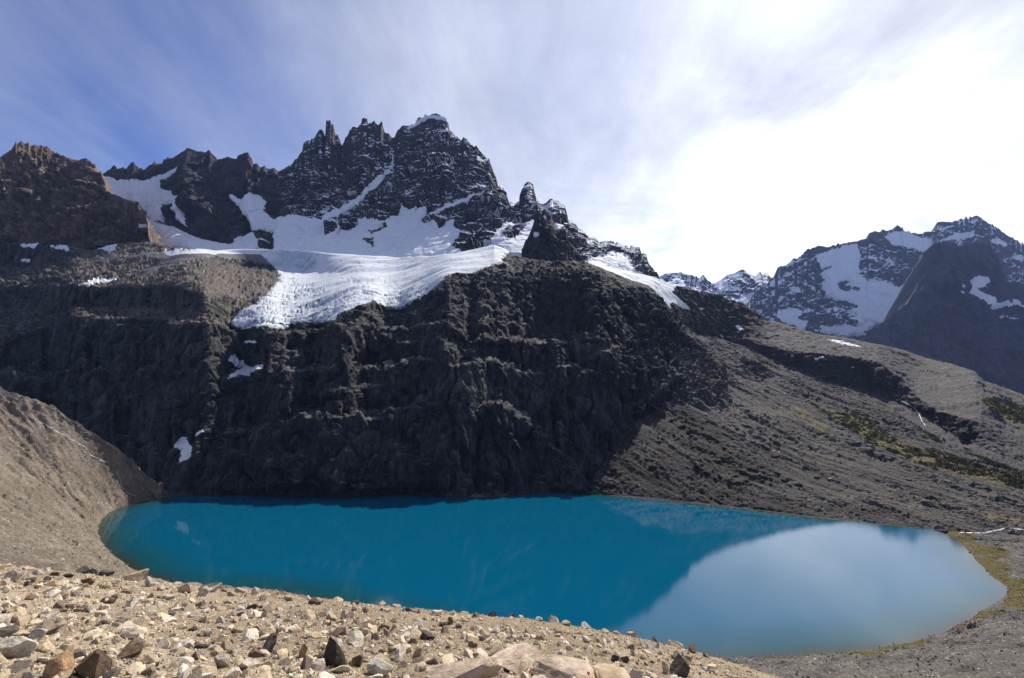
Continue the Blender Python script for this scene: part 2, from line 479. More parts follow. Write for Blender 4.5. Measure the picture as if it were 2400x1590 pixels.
M_SKY = C1((700,470),(750,450),(790,420),(820,435),(850,430),(880,440),(905,400),(925,395),(950,410),(970,430),(1000,440),(1030,415),(1075,395),(1100,415),(1140,380),(1180,355),(1205,360),(1240,335),(1270,315),(1300,295),(1330,300),(1370,310),(1400,310),(1430,320),(1448,295),(1465,325),(1490,355),(1520,370),(1550,360),(1578,345),(1600,355),(1640,365),(1650,340),(1690,320),(1725,335),(1745,370),(1755,420),(1780,400),(1810,430),(1835,415),(1855,435),(1900,425),(1935,450),(1980,430),(2020,400),(2060,370),(2080,330),(2100,300),(2105,250),(2140,225),(2190,215),(2210,185),(2228,165),(2245,190),(2255,215),(2263,110),(2280,100),(2310,115),(2315,160),(2330,195)) \
    + C2((560,205),(580,220),(588,255),(598,282),(615,240),(635,200),(655,160),(670,140),(700,145),(730,125),(733,85),(750,75),(770,85),(775,130),(790,120),(820,115),(850,125),(873,108),(880,150),(890,180),(920,185),(940,215),(960,210),(985,165),(1010,140),(1070,130),(1110,105),(1130,80),(1180,65),(1230,60),(1300,70),(1325,90),(1336,120),(1342,165),(1370,180),(1385,215),(1400,205),(1420,235),(1440,210),(1465,245),(1500,270),(1530,285),(1560,320),(1590,350),(1605,370),(1615,355),(1630,400),(1640,440),(1660,480),(1670,530),(1680,550),(1695,540),(1720,580),(1740,640),(1752,690),(1770,660),(1790,690),(1800,680),(1845,650),(1852,570),(1860,545),(1888,520),(1920,540),(1930,590),(1942,640),(1975,670),(2000,675),(2050,650),(2090,655),(2120,670),(2145,700),(2160,770)) \
    + C3((905,530),(960,560),(1000,605),(1030,630),(1060,640),(1100,680),(1150,695),(1195,740),(1230,730),(1270,725),(1310,750),(1340,775),(1370,765),(1400,780),(1440,770),(1460,795),(1510,785),(1560,800),(1580,850),(1625,855),(1640,920),(1670,980),(1700,1060),(1760,1180))
M_SKY = [(190, 430), (225, 415)] + M_SKY

snow_left = C1((855,510),(930,510),(1000,520),(1060,490),(1130,470),(1230,412),(1215,450),(1150,490),(1110,520),(1120,570),(1180,590),(1215,585),(1210,620),(1280,630),(1220,660),(1250,740),(1285,835),(1190,760),(1180,660),(1130,680),(1110,790),(1040,790),(950,660),(870,650),(790,620),(680,550),(700,520),(660,480),(740,480),(830,515))
snow_main = C1((300,1300),(300,760),(900,760),(1030,785),(1190,820),(1300,880),(1470,935),(1600,950),(1640,905),(1700,890),(1740,860),(1700,770),(1640,680),(1560,590),(1600,590),(1660,640),(1710,585),(1800,600),(1830,650),(1820,700),(1890,780),(1940,755),(2000,740),(2140,780),(2240,780)) \
    + C2((470,750),(600,690),(730,600),(830,500),(932,415),(945,300),(952,300),(950,410),(880,520),(790,590),(720,660),(715,700),(690,680),(600,730),(570,780),(580,840),(640,850),(720,780),(770,780),(850,800),(900,800),(980,750),(1010,680),(1060,710),(1110,690),(1170,680),(1180,720),(1140,800),(1170,820),(1230,800),(1270,840),(1310,800),(1380,780),(1370,820),(1420,850),(1410,890),(1340,950),(1430,1000),(1560,990),(1660,890),(1680,850),(1750,790),(1790,800),(1870,800),(1930,770),(1990,800),(1990,1300))
snow_r = C3((1080,910),(1160,860),(1190,850),(1230,870),(1310,800),(1340,820),(1400,840),(1480,860),(1490,920),(1530,1000),(1620,1050),(1500,1080),(1080,1000))
snow_r2 = C3((660,430),(700,390),(760,350),(780,400),(720,430),(760,470),(690,450))
snow_r3 = C3((780,560),(850,570),(900,540),(890,570),(830,620),(800,640))
band = C2((1170,740),(1300,680),(1450,630),(1600,580),(1590,605),(1440,665),(1280,715),(1190,770))
isl = [C2((480,810),(560,770),(570,850),(555,870),(480,905)), C2((770,850),(850,840),(910,810),(905,835),(800,885)), C2((735,915),(820,905),(815,975),(780,950)),
       C1((1740,850),(1830,850),(1885,860),(1885,920),(1780,920)), C1((1790,930),(1890,925),(1895,985),(1800,985)), C2((1710,880),(1760,810),(1750,850),(1830,810),(1870,800),(1880,830),(1800,900),(1740,920))]
Pm, sm, dm, ivm = ridge_layer('mountain', M_PEAK, M_SKY, [(190, 700), (1560, 720)], [(190, 1010), (330, 1000), (450, 900), (600, 940), (900, 940), (1180, 860), (1560, 860)],
    [(190, 1290), (330, 1280), (420, 1290), (560, 1270), (700, 1310), (860, 1350), (1010, 1360), (1180, 1260), (1240, 1240), (1330, 1180), (1560, 1000)], 1.5, 30.0, 110.0,
    [snow_left, snow_main, snow_r, snow_r2, snow_r3, band, C2((1040,150),(1125,95),(1180,55),(1335,60),(1340,112),(1260,88),(1200,84),(1150,112),(1060,160))], isl, (0.58, 0.22), rows=320, seed=1.0, jit=5,
    mid=[([(190, 580), (400, 575), (600, 590), (900, 600), (1180, 590), (1300, 600), (1560, 690)], [(190, 1100), (330, 1090), (440, 975), (500, 985), (900, 985), (1180, 920), (1560, 900)]),
         ([(190, 510), (343, 515), (450, 560), (560, 560), (650, 500), (760, 510), (950, 500), (1080, 510), (1180, 520), (1300, 560), (1560, 660)], [(190, 1180), (330, 1150), (450, 1040), (650, 1120), (950, 1150), (1180, 1060), (1300, 1010), (1560, 920)])])
dm = dm * np.interp(project(Pm)[0], [240, 560, 690], [0.12, 0.15, 1.0])
r = finish(Pm, sm, dm, ('mountain', M_PEAK, True), ('snowfield', M_SNOW, True))

# dark pyramid standing in front of the spire
P_SKY = C3((480,800),(500,760),(540,690),(580,600),(600,510),(650,425),(675,445),(700,440),(740,470),(780,560),(800,640),(850,610),(890,615),(905,720),(960,780),(1010,850),(1045,910),(1080,990))
Pp, sp_, dp, _ = ridge_layer('hill', M_PEAK, P_SKY, [(1200, 660), (1400, 660)], [(1200, 800), (1400, 780)], [(1220, 850), (1270, 900), (1330, 890), (1380, 830)], 1.5, 14.0, 50.0,
    [C3((675,500),(695,485),(712,525),(690,530)), C3((580,650),(640,640),(640,670),(600,700)), C3((520,545),(590,505),(590,590),(515,600))], [], (0.0, 0.0), rows=110, seed=4.0, jit=3)
finish(Pp, sp_, dp, ('hill', M_PEAK, True), ('snow', M_SNOW, True))

F1_SKY = C4((60,600),(110,525),(150,500),(200,495),(250,490),(300,510),(350,525),(385,512),(410,540),(440,560),(470,555),(520,520),(570,500),(630,472),(660,490),(700,510),(730,495),(790,510),(820,525),(900,560))
Pf, sf, df, _ = ridge_layer('mountain', M_FAR, F1_SKY, [(1500, 790), (1900, 790)], [(1500, 3300), (1900, 3300)], [(1500, 3900), (1900, 3900)], 1.5, 60.0, 260.0,
    [C4((460,570),(500,560),(500,630),(470,600)), C4((600,660),(640,630),(720,610),(770,570),(740,540),(700,545),(780,565),(700,640),(660,710),(620,700))], [], (0.75, 0.25), rows=90, seed=6.0, jit=4)
finish(Pf, sf, df, ('mountain', M_FAR, True), ('snowfield', M_SNOW, True))

F2_SKY = C4((560,860),(650,710),(700,630),(760,580),(830,520),(840,470),(860,455),(890,450),(920,430),(1000,385),(1050,350),(1090,330),(1150,340),(1200,325),(1270,310),(1330,300),(1390,285),(1400,255),(1430,240),(1470,245),(1480,230),(1510,240),(1550,220),(1590,210),(1620,240),(1660,250),(1730,260),(1740,245),(1810,240),(1816,190),(1850,183),(1900,185),(1950,175),(2070,152),(2120,185),(2190,230),(2260,275),(2300,300),(2352,330)) + [(2480, 620), (2620, 640), (2760, 720)]
f2s = [C4((1130,500),(1180,450),(1340,440),(1350,520),(1390,550),(1500,545),(1580,590),(1640,540),(1700,535),(1690,600),(1640,680),(1560,745),(1450,830),(1340,870),(1330,780),(1335,690),(1280,670),(1210,665),(1150,620)),
       C4((820,745),(900,715),(970,715),(975,750),(950,770),(990,790),(1030,790),(1005,850),(960,820),(870,800)), C4((1080,860),(1150,820),(1250,815),(1330,820),(1400,870),(1300,890)),
       C4((1490,280),(1560,240),(1620,235),(1700,270),(1800,290),(1800,355),(1750,375),(1640,345),(1560,330)), C4((1840,300),(1920,255),(2040,240),(2060,265),(1960,295)),
       C4((1840,220),(1930,200),(1920,215),(1850,235)), C4((2120,300),(2180,280),(2250,320),(2230,340)), C4((2270,400),(2352,375),(2352,430)), C4((905,590),(950,580),(1010,610),(940,620)), C4((1070,390),(1330,305),(1360,400),(1340,440),(1180,450),(1130,470))]
Pf, sf, df, _ = ridge_layer('mountain', M_FAR, F2_SKY, [(1700, 960), (2800, 980)], [(1700, 2700), (2800, 2700)], [(1700, 3300), (2100, 3500), (2300, 3600), (2800, 3500)], 2.0, 75.0, 330.0,
    f2s, [C4((1220,560),(1270,540),(1340,590),(1340,610),(1240,590))], (0.60, 0.22), rows=190, seed=8.0, jit=6, u1=2750)
finish(Pf, sf, df, ('mountain', M_FAR, True), ('snowfield', M_SNOW, True))

F3_SKY = C4((1300,960),(1420,860),(1460,820),(1570,740),(1640,680),(1690,600),(1710,520),(1740,370),(1800,320),(1830,310),(1950,325),(2080,315),(2150,330),(2190,370),(2215,470),(2250,540),(2352,560)) + [(2500, 700), (2750, 780)]
f3s = [C4((2030,530),(2080,515),(2160,520),(2130,580),(2060,590),(2160,640),(2270,690),(2260,700),(2170,725),(2100,660),(2020,620)), C4((1880,540),(1920,545),(1910,560)), C4((1930,560),(2000,575),(1990,590)), C4((1930,605),(1985,610),(1980,630)),
       C4((2225,500),(2352,525),(2352,550),(2250,545)), C4((2220,750),(2320,775),(2330,785),(2240,770)), C4((2260,655),(2290,660),(2352,700),(2352,715),(2270,690))]
Pf, sf, df, _ = ridge_layer('mountain', M_FAR, F3_SKY, [(1900, 1000), (2800, 1010)], [(1900, 2180), (2800, 2180)], [(1900, 2420), (2800, 2520)], 2.0, 62.0, 150.0,
    f3s, [], (0.16, 0.05), rows=150, seed=11.0, jit=5, u1=2750)
finish(Pf, sf, df, ('mountain', M_FAR, True), ('snowfield', M_SNOW, True))

# ------------------------------------------------------------------ the near wall: cliff, glacier, right-hand slope
DU = 2.0
UE = np.arange(-360.0, 2760.0, DU)
E_SHORE = [(-360,1100),(250,1115),(340,1135),(400,1160),(560,1158),(800,1165),(940,1155),(1040,1163),(1120,1167),(1190,1163),(1240,1155),(1380,1158),(1500,1168),(1700,1188),(1880,1210),(2050,1228),(2240,1247),(2400,1255),(2760,1270)]
E_CREST = [(-360,600),(0,576),(91,570),(162,576),(216,587),(264,572),(345,566),(400,578),(500,588),(574,584),(642,585),(735,590),(800,595),(870,601),(938,604),(1005,601),(1073,593),(1124,584),(1158,577),(1185,586),(1201,598),(1259,612),(1310,615),(1368,613),(1393,624),(1432,638),(1483,658),(1518,668),(1534,681),(1544,699),(1564,717),(1585,732),(1596,760),(1620,783),(1664,791),(1749,813),(1825,863),(1883,882),(1959,905),(2055,936),(2130,985),(2230,1050),(2400,1105),(2760,1150)]
E_ROWS = [
 ([(-360,1010),(100,1010),(400,1060),(600,1000),(900,960),(1100,940),(1250,980),(1340,1090),(1380,1136),(1490,985),(1560,960),(1700,1010),(1900,1090),(2100,1135),(2250,1185),(2400,1205),(2760,1220)],
  [(-360,54),(560,55),(800,58),(1330,59),(1390,33),(1500,29),(1700,24),(1900,16.5),(2100,13),(2250,10),(2760,9)]),
 ([(-360,880),(0,880),(200,870),(500,880),(900,860),(1200,850),(1400,870),(1500,900),(1600,850),(1700,900),(1900,980),(2100,1060),(2250,1125),(2400,1160),(2760,1190)],
  [(-360,53),(560,55),(800,58),(1420,60),(1500,46),(1560,36),(1700,23),(1900,18),(2100,14.5),(2400,12),(2760,12)]),
 ([(-360,830),(0,812),(60,785),(118,746),(203,742),(372,746),(507,756),(540,772),(608,778),(668,780),(786,765),(860,770),(960,770),(1050,750),(1100,800),(1200,800),(1350,800),(1480,790),(1560,780),(1600,810),(1700,860),(1900,930),(2055,985),(2130,1020),(2250,1080),(2400,1132),(2760,1170)],
  [(-360,52),(560,53),(800,57),(1100,58),(1420,57),(1560,42),(1600,34),(1700,24),(1900,20),(2400,13),(2760,14)]),
 ([(-360,760),(0,722),(250,722),(450,725),(530,760),(608,770),(700,758),(786,752),(840,725),(877,708),(940,722),(1006,690),(1046,655),(1107,660),(1220,660),(1400,660),(1480,690),(1540,730),(1590,780),(1640,797),(1749,835),(1900,905),(2055,960),(2130,1002),(2230,1065),(2400,1120),(2760,1160)],
  [(-360,25),(450,25),(530,25),(700,30),(800,35),(1050,36),(1107,38),(1220,47),(1450,47),(1540,46),(1590,38),(1700,26),(2400,15),(2760,15)]),
 ([(-360,700),(0,674),(250,670),(400,668),(560,700),(650,690),(786,690),(900,680),(1000,660),(1050,645),(1107,640),(1220,640),(1393,640),(1480,672),(1540,705),(1590,760),(1620,788),(1749,824),(1900,895),(2055,948),(2130,993),(2230,1057),(2400,1112),(2760,1155)],
  [(-360,64),(450,62),(560,28),(650,23),(1000,26),(1107,28),(1220,32),(1400,31),(1590,27),(1749,22),(2400,15),(2760,15)]),
 ([(-360,640),(0,625),(250,625),(500,625),(650,630),(800,640),(1000,630),(1107,618),(1160,610),(1200,618),(1259,622),(1370,625),(1393,632),(1483,665),(1534,690),(1590,752),(1610,781),(1749,818),(1900,889),(2055,942),(2130,989),(2230,1053),(2400,1108),(2760,1152)],
  [(-360,22),(400,22),(560,20),(800,19),(1107,22),(1200,23),(1370,21),(1590,20),(2400,15),(2760,15)]),
 (E_CREST, [(-360,26),(350,26),(560,24),(800,24),(1107,22),(1259,21),(1370,18),(1590,18),(2400,15),(2760,15)]),
]
v = pl(E_SHORE, UE); D = LAKE / ray(UE, v)[1]; z = np.full_like(D, LAKE)
sx = ray(UE, v)[0]
E_SHORE_W = np.stack([sx * D, D, z], -1)
rows = [E_SHORE_W + np.array([0, -6.0, -9.0]), E_SHORE_W]
vs = [v]; Ds = [D]
vt = pl(E_CREST, UE)
ymax = 905.0
for k, (vp, spn) in enumerate(E_ROWS):
    vk = pl(vp, UE)
    if k < 3: vk = vk + (1 - sstep(UE, 1250, 1400)) * 55 * fbm(np.stack([UE / 130, 0 * UE + k * 3, 0 * UE], -1), 4, 0.55, 70 + k) * (0.25 if k == 2 else 1)
    vk = np.minimum(vk, vs[-1] - 0.8)
    if k < len(E_ROWS) - 1: vk = np.minimum(np.maximum(vk, vt + 0.8 * (len(E_ROWS) - 1 - k)), vs[-1] - 0.3)
    Dk, zk = climb(Ds[-1], ray(UE, vs[-1])[1] * Ds[-1], UE, vk, blur(pl(spn, UE), 10, 0))
    Dk = np.clip(blur(np.minimum(Dk, ymax), 12, 0), Ds[-1] + 0.5, None)
    vs.append(vk); Ds.append(Dk); rows.append(world(UE, vk, Dk))
    if k in (0, 1, 2):                                  # a rock shelf on top of each step of the wall
        wd_ = (18, 22, 20)[k] * np.clip(0.70 + 3.6 * fbm(np.stack([UE / 75, 0 * UE + k * 7, 0 * UE], -1), 4, 0.55, 60 + k), 0.03, 2.2) * (1 - sstep(UE, 1340, 1440))
        m_ = ray(UE, vk)[1]; D2 = Dk + wd_ + 0.3; z2 = m_ * Dk + 0.12 * wd_
        sl_z = np.maximum(z2, (m_ + 0.0012) * D2); 
        v2 = project(np.stack([world(UE, vk, Dk)[:, 0] / Dk * D2, D2, sl_z], -1))[1]
        v2 = np.minimum(v2, vk - 0.4)
        vs.append(v2); Ds.append(D2); rows.append(world(UE, v2, D2))
top = rows[-1]
rows.append(top + np.array([0, 22.0, -7.0])); rows.append(top + np.array([0, 60.0, -30.0])); rows.append(top + np.array([0, 130.0, -110.0]))
cnt = [4] + [max(6, int(np.percentile(np.abs(vs[k + 1] - vs[k]), 92) / 1.9)) for k in range(len(vs) - 1)] + [5, 5, 4]
Pe = loft(rows, cnt)
ivE = sum(cnt[:-3])
DcrestE = Ds[-1]; zcrestE = top[:, 2]
# soften the folds between the traced lines
lo = cnt[0] + 2; hi = ivE - 2
for ch in (1,):
    Dm = Pe[lo:hi, :, 1].copy(); ru = Pe[lo:hi, :, 0] / Dm; rz = Pe[lo:hi, :, 2] / Dm
    Dn = blur(Dm, 2, 0); Dn = np.where(np.abs(Dn - Dm) < 60, Dn, Dm)
    PUe, PVe = project(Pe[lo:hi])
    # ledges and buttresses that stand out of the wall (metres towards the valley)
    def out(poly, metres, ku, kv):
        return metres * blur(blur(inside(poly, PUe + 4 * fbm(np.stack([PUe / 20, PVe / 20, 0 * PUe], -1), 3), PVe + 4 * fbm(np.stack([PUe / 20, PVe / 20, 0 * PUe + 9], -1), 3)).astype(float), ku, 1), kv, 0)
    off = out(C6((-60,360),(60,340),(140,360),(160,420),(240,470),(160,640),(140,900),(100,1300),(-250,1300),(-300,700),(-160,480)), 13, 6, 3)
    off += out(C6((150,660),(300,640),(520,600),(580,610),(590,650),(650,680),(640,950),(760,1100),(800,1330),(100,1330)), 11, 5, 2)
    off += out(C6((600,240),(750,290),(820,290),(900,260),(1050,310),(1150,360),(1195,420),(1170,520),(1230,800),(1100,1300),(620,1300)), 9, 6, 3)
    off += out(C6((1180,150),(1450,60),(1560,190),(1500,320),(1300,330),(1200,300)), 8, 6, 4)
    off += out(C6((2080,430),(2180,330),(2300,310),(2367,340),(2500,430),(2640,560),(2500,700),(2330,830),(2250,700)), 12, 6, 3)
    off += out(C5((-300,340),(280,195),(350,140),(650,130),(900,160),(1100,300),(950,800),(200,700),(-300,800)), 9, 8, 3)
    off += out(C5((1080,170),(1500,165),(1570,230),(1470,420),(1330,560),(1100,1300),(900,1300)), 8, 6, 3)
    off += out(C5((1560,520),(1820,470),(1830,520),(1720,640),(1600,650)), 9, 4, 2)
    off += out(C5((1250,1330),(1300,900),(1480,860),(1500,1000),(1700,1100),(2100,1130),(2100,1350)), 7, 8, 5)
    Dn = Dn - off
    Pe[lo:hi, :, 0] = ru * Dn; Pe[lo:hi, :, 1] = Dn; Pe[lo:hi, :, 2] = rz * Dn
PU, PV = project(Pe)
jn = np.stack([PU / 16, PV / 16, PV * 0], -1)
JU = PU + 7 * fbm(jn, 4, 0.6, 2) + 5 * fbm(jn * 3.3, 3, 0.6, 12); JV = PV + 6 * fbm(jn, 4, 0.6, 5) + 7 * fbm(jn * np.array([3.6, 2, 1]), 3, 0.6, 15)
GLAC = [(405,588),(500,583),(574,577),(642,578),(735,583),(870,594),(938,597),(1005,594),(1073,586),(1124,577),(1165,569),(1195,588),(1185,601),(1172,618),(1200,624),(1160,624),(1107,640),(1060,645),(1046,650),(1039,672),(1006,690),(958,716),(938,724),(904,724),(877,706),(837,723),(793,742),(786,757),(740,762),(678,762),(668,777),(608,773),(554,768),(527,757),(554,737),(608,706),(642,672),(656,645),(640,628),(610,618),(560,612),(500,606),(440,612),(405,622),(350,645),(300,640),(340,632),(400,612),(340,606),(250,612),(216,613),(250,601),(340,594)]
PATCHES = [
 (C1((105,880),(180,865),(220,910),(270,945),(230,985),(150,980),(130,940)), 'large rounded snow patch under the brown ridge, leftmost of the row along its foot'),
 (C1((310,955),(390,970),(430,950),(470,980),(480,1005),(400,992)), 'low humped snow patch at the foot of the brown ridge, second from the left'),
 (C1((640,980),(700,975),(780,950),(808,955),(805,1005),(740,1008)), 'snow patch below the right end of the brown ridge, nearest the glacier'),
 (C1((530,1238),(650,1200),(830,1188),(780,1218),(640,1236)), 'long thin snow strip lying on the upper rock terrace left of the glacier'),
 (C1((145,1060),(195,1058),(195,1078),(150,1080)), 'tiny snow patch on brown rock above the upper terrace at the far left'),
 (C5((1590,400),(1640,395),(1690,440),(1720,475),(1810,450),(1825,500),(1760,512),(1680,530),(1560,562),(1640,510),(1690,475),(1620,470),(1580,440)), 'forked snow patch on a ledge of the dark cliff just under the glacier snout'),
 (C5((1185,1055),(1240,980),(1290,960),(1300,1000),(1340,1040),(1310,1120),(1260,1140),(1265,1090),(1230,1030)), 'bluish snow patch low in the shaded cliff above the lake'),
 (C5((1340,945),(1400,912),(1412,925),(1360,960)), 'small snow sliver beside the bluish patch low in the shaded cliff'),
 (C5((1690,300),(1760,294),(1762,310),(1700,314)), 'thin snow streak on the cliff directly below the glacier edge'),
]
reg = np.zeros(PU.shape, int)
reg[inside(GLAC, JU, JV)] = 1
for k, (pg, _) in enumerate(PATCHES):
    reg[inside(pg, PU + 0.5 * (JU - PU), PV + 0.5 * (JV - PV))] = 10 + k
reg[ivE:] = np.where(reg[ivE:] >= 10, 0, reg[ivE:])
reg[ivE + 6:] = 0
ice = blur(blur((reg == 1).astype(float), 2, 0), 2, 1); snw = blur(blur((reg > 1).astype(float), 1, 0), 1, 1)
N = normals(Pe)
# make normals face the camera side of the wall
sgn = np.where(np.einsum('ijk,ijk->ij', N, Pe) > 0, -1.0, 1.0); N = N * sgn[..., None]
steep = sstep(1 - np.abs(N[..., 2]), 0.18, 0.42)
steep = blur(blur(steep, 4, 0), 4, 1)
left = 1 - sstep(PU, 1330, 1520)
q = Pe
rib = ridged(q * np.array([1/34, 1/34, 1/150]), 5, 0.55, 1) - 0.5
rib2 = ridged(q * np.array([1/9, 1/9, 1/55]), 4, 0.55, 2) - 0.5
lump = fbm(q / 45, 3, 0.5, 3)
med = fbm(q * np.array([1/11, 1/11, 1/8]), 5, 0.6, 4)
fin = fbm(q / 3.0, 3, 0.6, 5)
s_ = (q[..., 2] - 0.05 * q[..., 0] + 6 * med + 10 * lump) / 15.0
led = (s_ % 1.0); led = np.where(led < 0.75, led / 0.75, (1 - led) / 0.25) - 0.5
warp = np.stack([1.6 * lump, 1.6 * fbm(q / 45, 3, 0.5, 23), 0 * lump], -1)
rib = ridged(q * np.array([1/30, 1/30, 1/190]) + 0.5 * warp, 5, 0.5, 1) - 0.5
rib2 = ridged(q * np.array([1/8, 1/8, 1/75]) + 0.5 * warp, 4, 0.5, 2) - 0.5
wq = q + 2.5 * np.stack([med, lump, 0 * med], -1)
bA, jA = blocks(wq * np.array([1/13, 1/13, 1/60]), 1.1, 1); bB, jB = blocks(wq * np.array([1/4.5, 1/4.5, 1/16]), 1.2, 2); bC, jC = blocks(wq * np.array([1/5.5, 1/5.5, 1/4.5]), 1.4, 3)
bA, jA = blocks(wq * np.array([1/17, 1/17, 1/105]), 0.8, 1)
rgh = np.clip(0.22 + 0.9 * sstep(fbm(q / 38, 3, 0.5, 44), 0.05, 0.35) + 0.8 * sstep(PU, 1080, 1200) * (1 - sstep(PV, 760, 850)) + 0.7 * sstep(PU, 1400, 1500), 0, 1)
cl = steep * (4.6 * rib + 1.1 * rib2 + 2.2 * lump + rgh * (0.4 * med + 0.35 * fin) + 4.8 * bA + rgh * (1.9 * bB + 1.0 * bC) + 0.35 * bB - 1.6 * (1 - sstep(jA, 0.02, 0.14)) - 0.6 * (1 - sstep(jB, 0.02, 0.18)))
chim = 1 - np.abs(perlin(q * np.array([1/24, 1/24, 1/210]) + 0.45 * warp + 31.7)) * 2
chim2 = 1 - np.abs(perlin(q * np.array([1/10, 1/10, 1/120]) + 0.6 * warp + 71.7)) * 2
cl = cl - steep * (8.0 * sstep(chim, 0.80, 0.97) + 2.6 * sstep(chim2, 0.80, 0.97) * sstep(lump, -0.25, 0.2))
# terraces: broken rounded slabs
ter = (1 - steep) * left * (8.0 * (ridged((q @ np.array([[0.85, 0.5, 0], [-0.5, 0.85, 0], [0, 0, 1]])) * np.array([1/24, 1/60, 1/30]), 5, 0.6, 8) - 0.5) + 2.0 * med + 0.5 * fin + 4.0 * blocks(q * np.array([1/11, 1/11, 1/9]), 1.4, 5)[0] + 1.6 * blocks(q * np.array([1/4., 1/4., 1/4.]), 1.4, 6)[0])
# loose rubble slopes on the right
gul = ridged((q @ np.array([[0.9, -0.44, 0], [0.44, 0.9, 0], [0, 0, 1]])) * np.array([1/24, 1/110, 1/110]), 4, 0.5, 9) - 0.5
crag = inside(C7((230,210),(330,120),(480,30),(640,60),(760,170),(900,280),(870,450),(700,430),(560,400),(500,480),(400,500),(240,230)), JU, JV).astype(float)
crag = np.maximum(crag, inside(C7((930,200),(1040,210),(1090,270),(1060,300),(950,250)), JU, JV))
crag = np.maximum(crag, 0.8 * inside(C4((0,560),(240,790),(260,860),(0,860)), JU, JV))
crag = blur(blur(crag, 4, 0), 4, 1)
sl = (q @ np.array([[0.8, -0.6, 0], [0.6, 0.8, 0], [0, 0, 1]]))
rub = (1 - steep) * (1 - left) * (0.7 * gul + 2.6 * fbm(q / 46, 4, 0.5, 7) + 0.5 * fbm(q / 6, 4, 0.7, 12) + 0.3 * fin + (0.15 + 2.6 * sstep(fbm(sl * np.array([1/16., 1/70., 1/40.]), 4, 0.55, 24), -0.05, 0.35)) * blocks(q / 6.5, 1.5, 21)[0] + (0.2 + 1.1 * sstep(fbm(sl * np.array([1/11., 1/60., 1/40.]), 4, 0.55, 25), -0.2, 0.25)) * blocks(q / 2.4, 1.5, 22)[0])
rub = rub + (1 - steep) * (1 - left) * 2.8 * np.minimum(fbm(sl * np.array([1/9., 1/90., 1/40.]), 4, 0.55, 26), 0.12)
rub = rub + crag * (1 - left * steep) * (9.0 * (ridged(sl * np.array([1/16, 1/40, 1/30]), 5, 0.6, 77) - 0.5) + 1.5 * med + 6.0 * blocks(sl * np.array([1/9, 1/16, 1/10]), 1.5, 7)[0] + 2.2 * blocks(sl * np.array([1/3.5, 1/5, 1/4]), 1.5, 8)[0])
# glacier: long folds with cross crevasses
gq = q @ np.array([[0.94, -0.34, 0], [0.34, 0.94, 0], [0, 0, 1]])
crev = ridged(gq * np.array([1/44, 1/10, 1/20]) + 1.3 * fbm(q / 40, 3)[..., None], 3, 0.6, 15)
fold = fbm(gq * np.array([1/120, 1/45, 1/60]), 3, 0.5, 16)
bott = sstep(PV, 640, 740)
cr2 = ridged(gq * np.array([1/15., 1/3.6, 1/8.]) + 1.6 * fbm(q / 30, 3)[..., None], 3, 0.6, 19)
brk = sstep(fbm(q / 35, 4, 0.55, 52), -0.12, 0.28)
gl = 7.5 * fold - (0.25 + 1.2 * bott) * brk * sstep(crev, 0.5, 0.85) * 2.8 - (0.1 + 0.8 * bott) * (1 - 0.7 * brk) * 1.1 * sstep(cr2, 0.5, 0.85) + bott * (0.4 + 1.6 * brk) * blocks(gq * np.array([1/9., 1/4., 1/6.]), 1.2, 51)[0] + (0.15 + 0.65 * bott ** 2) * fbm(q / 6, 4, 0.6, 17) + 2.0
dsp = (cl + ter + rub) * (1 - ice) * (1 - 0.6 * snw) + ice * gl + snw * 0.6
nr = np.ones(Pe.shape[0]); nr[:cnt[0] + 1] = 0.0; nr[cnt[0] + 1:cnt[0] + 9] = np.linspace(0.1, 1, 8)
nr[ivE - 5:ivE + 1] = np.linspace(1, 0.45, 6); nr[ivE + 1:] = 0.45
dsp *= nr[:, None]
Pe2 = Pe + N * dsp[..., None]
NE = normals(Pe2); NE *= np.sign(np.einsum('ijk,ijk->ij', NE, N))[..., None]
icev = np.clip(sstep(crev, 0.55, 0.9) * (0.35 + 0.5 * bott) + 0.5 * sstep(0.55 - NE[..., 2] + 0.2, 0, 0.5), 0, 1)
dirt_shade = np.clip(1 - blur(blur((reg == 1).astype(float), 6, 0), 8, 1) * 1.25, 0, 1)
dirt_shade += 0.55 * inside(C1((840,1000),(1300,1040),(1500,1020),(1800,1020),(1950,1180),(1700,1200),(860,1180)), PU, PV)
dirt_shade += 0.42 * sstep(fbm(gq * np.array([1/70, 1/6, 1/12]) + 1.3 * fbm(q / 40, 3)[..., None], 4, 0.6, 18), 0.02, 0.4) * (0.5 + 0.5 * bott)
cr2 = ridged(gq * np.array([1/15., 1/3.4, 1/8.]) + 1.6 * fbm(q / 30, 3)[..., None], 3, 0.6, 19)
dirt_shade += 0.50 * sstep(cr2, 0.55, 0.9) * (0.35 + 0.65 * bott) + 0.22 * sstep(crev, 0.6, 0.9)  # crevasses darkened in this mask too, painting the shade inside them
dirt_shade = dirt_shade * 1.25 + 0.10
dirt_shade[ivE - 8:] *= 0.3
dirt_shade = np.clip(dirt_shade, 0, 1)
upn = NE[..., 2]
debris_sun = sstep(upn, 0.66, 0.9) * np.clip(0.75 + 0.8 * med, 0, 1)  # loose debris on up-facing rock, also standing in for sunlight on ledges
debris_sun = blur(debris_sun, 1, 1)
debris_sun = debris_sun * (1 - 0.6 * inside(C3((500,960),(1050,960),(1500,1200),(1800,1420),(1850,1568),(700,1568),(380,1250)), JU, JV)) * (1 - 0.6 * crag)  # thinned on crags and on the hill face painted as shaded
tone = -0.85 * inside(C7((150,880),(300,640),(450,450),(650,410),(760,500),(1000,620),(1200,700),(1150,790),(900,880),(1400,930),(1720,960),(1720,1010),(150,900)), JU, JV)
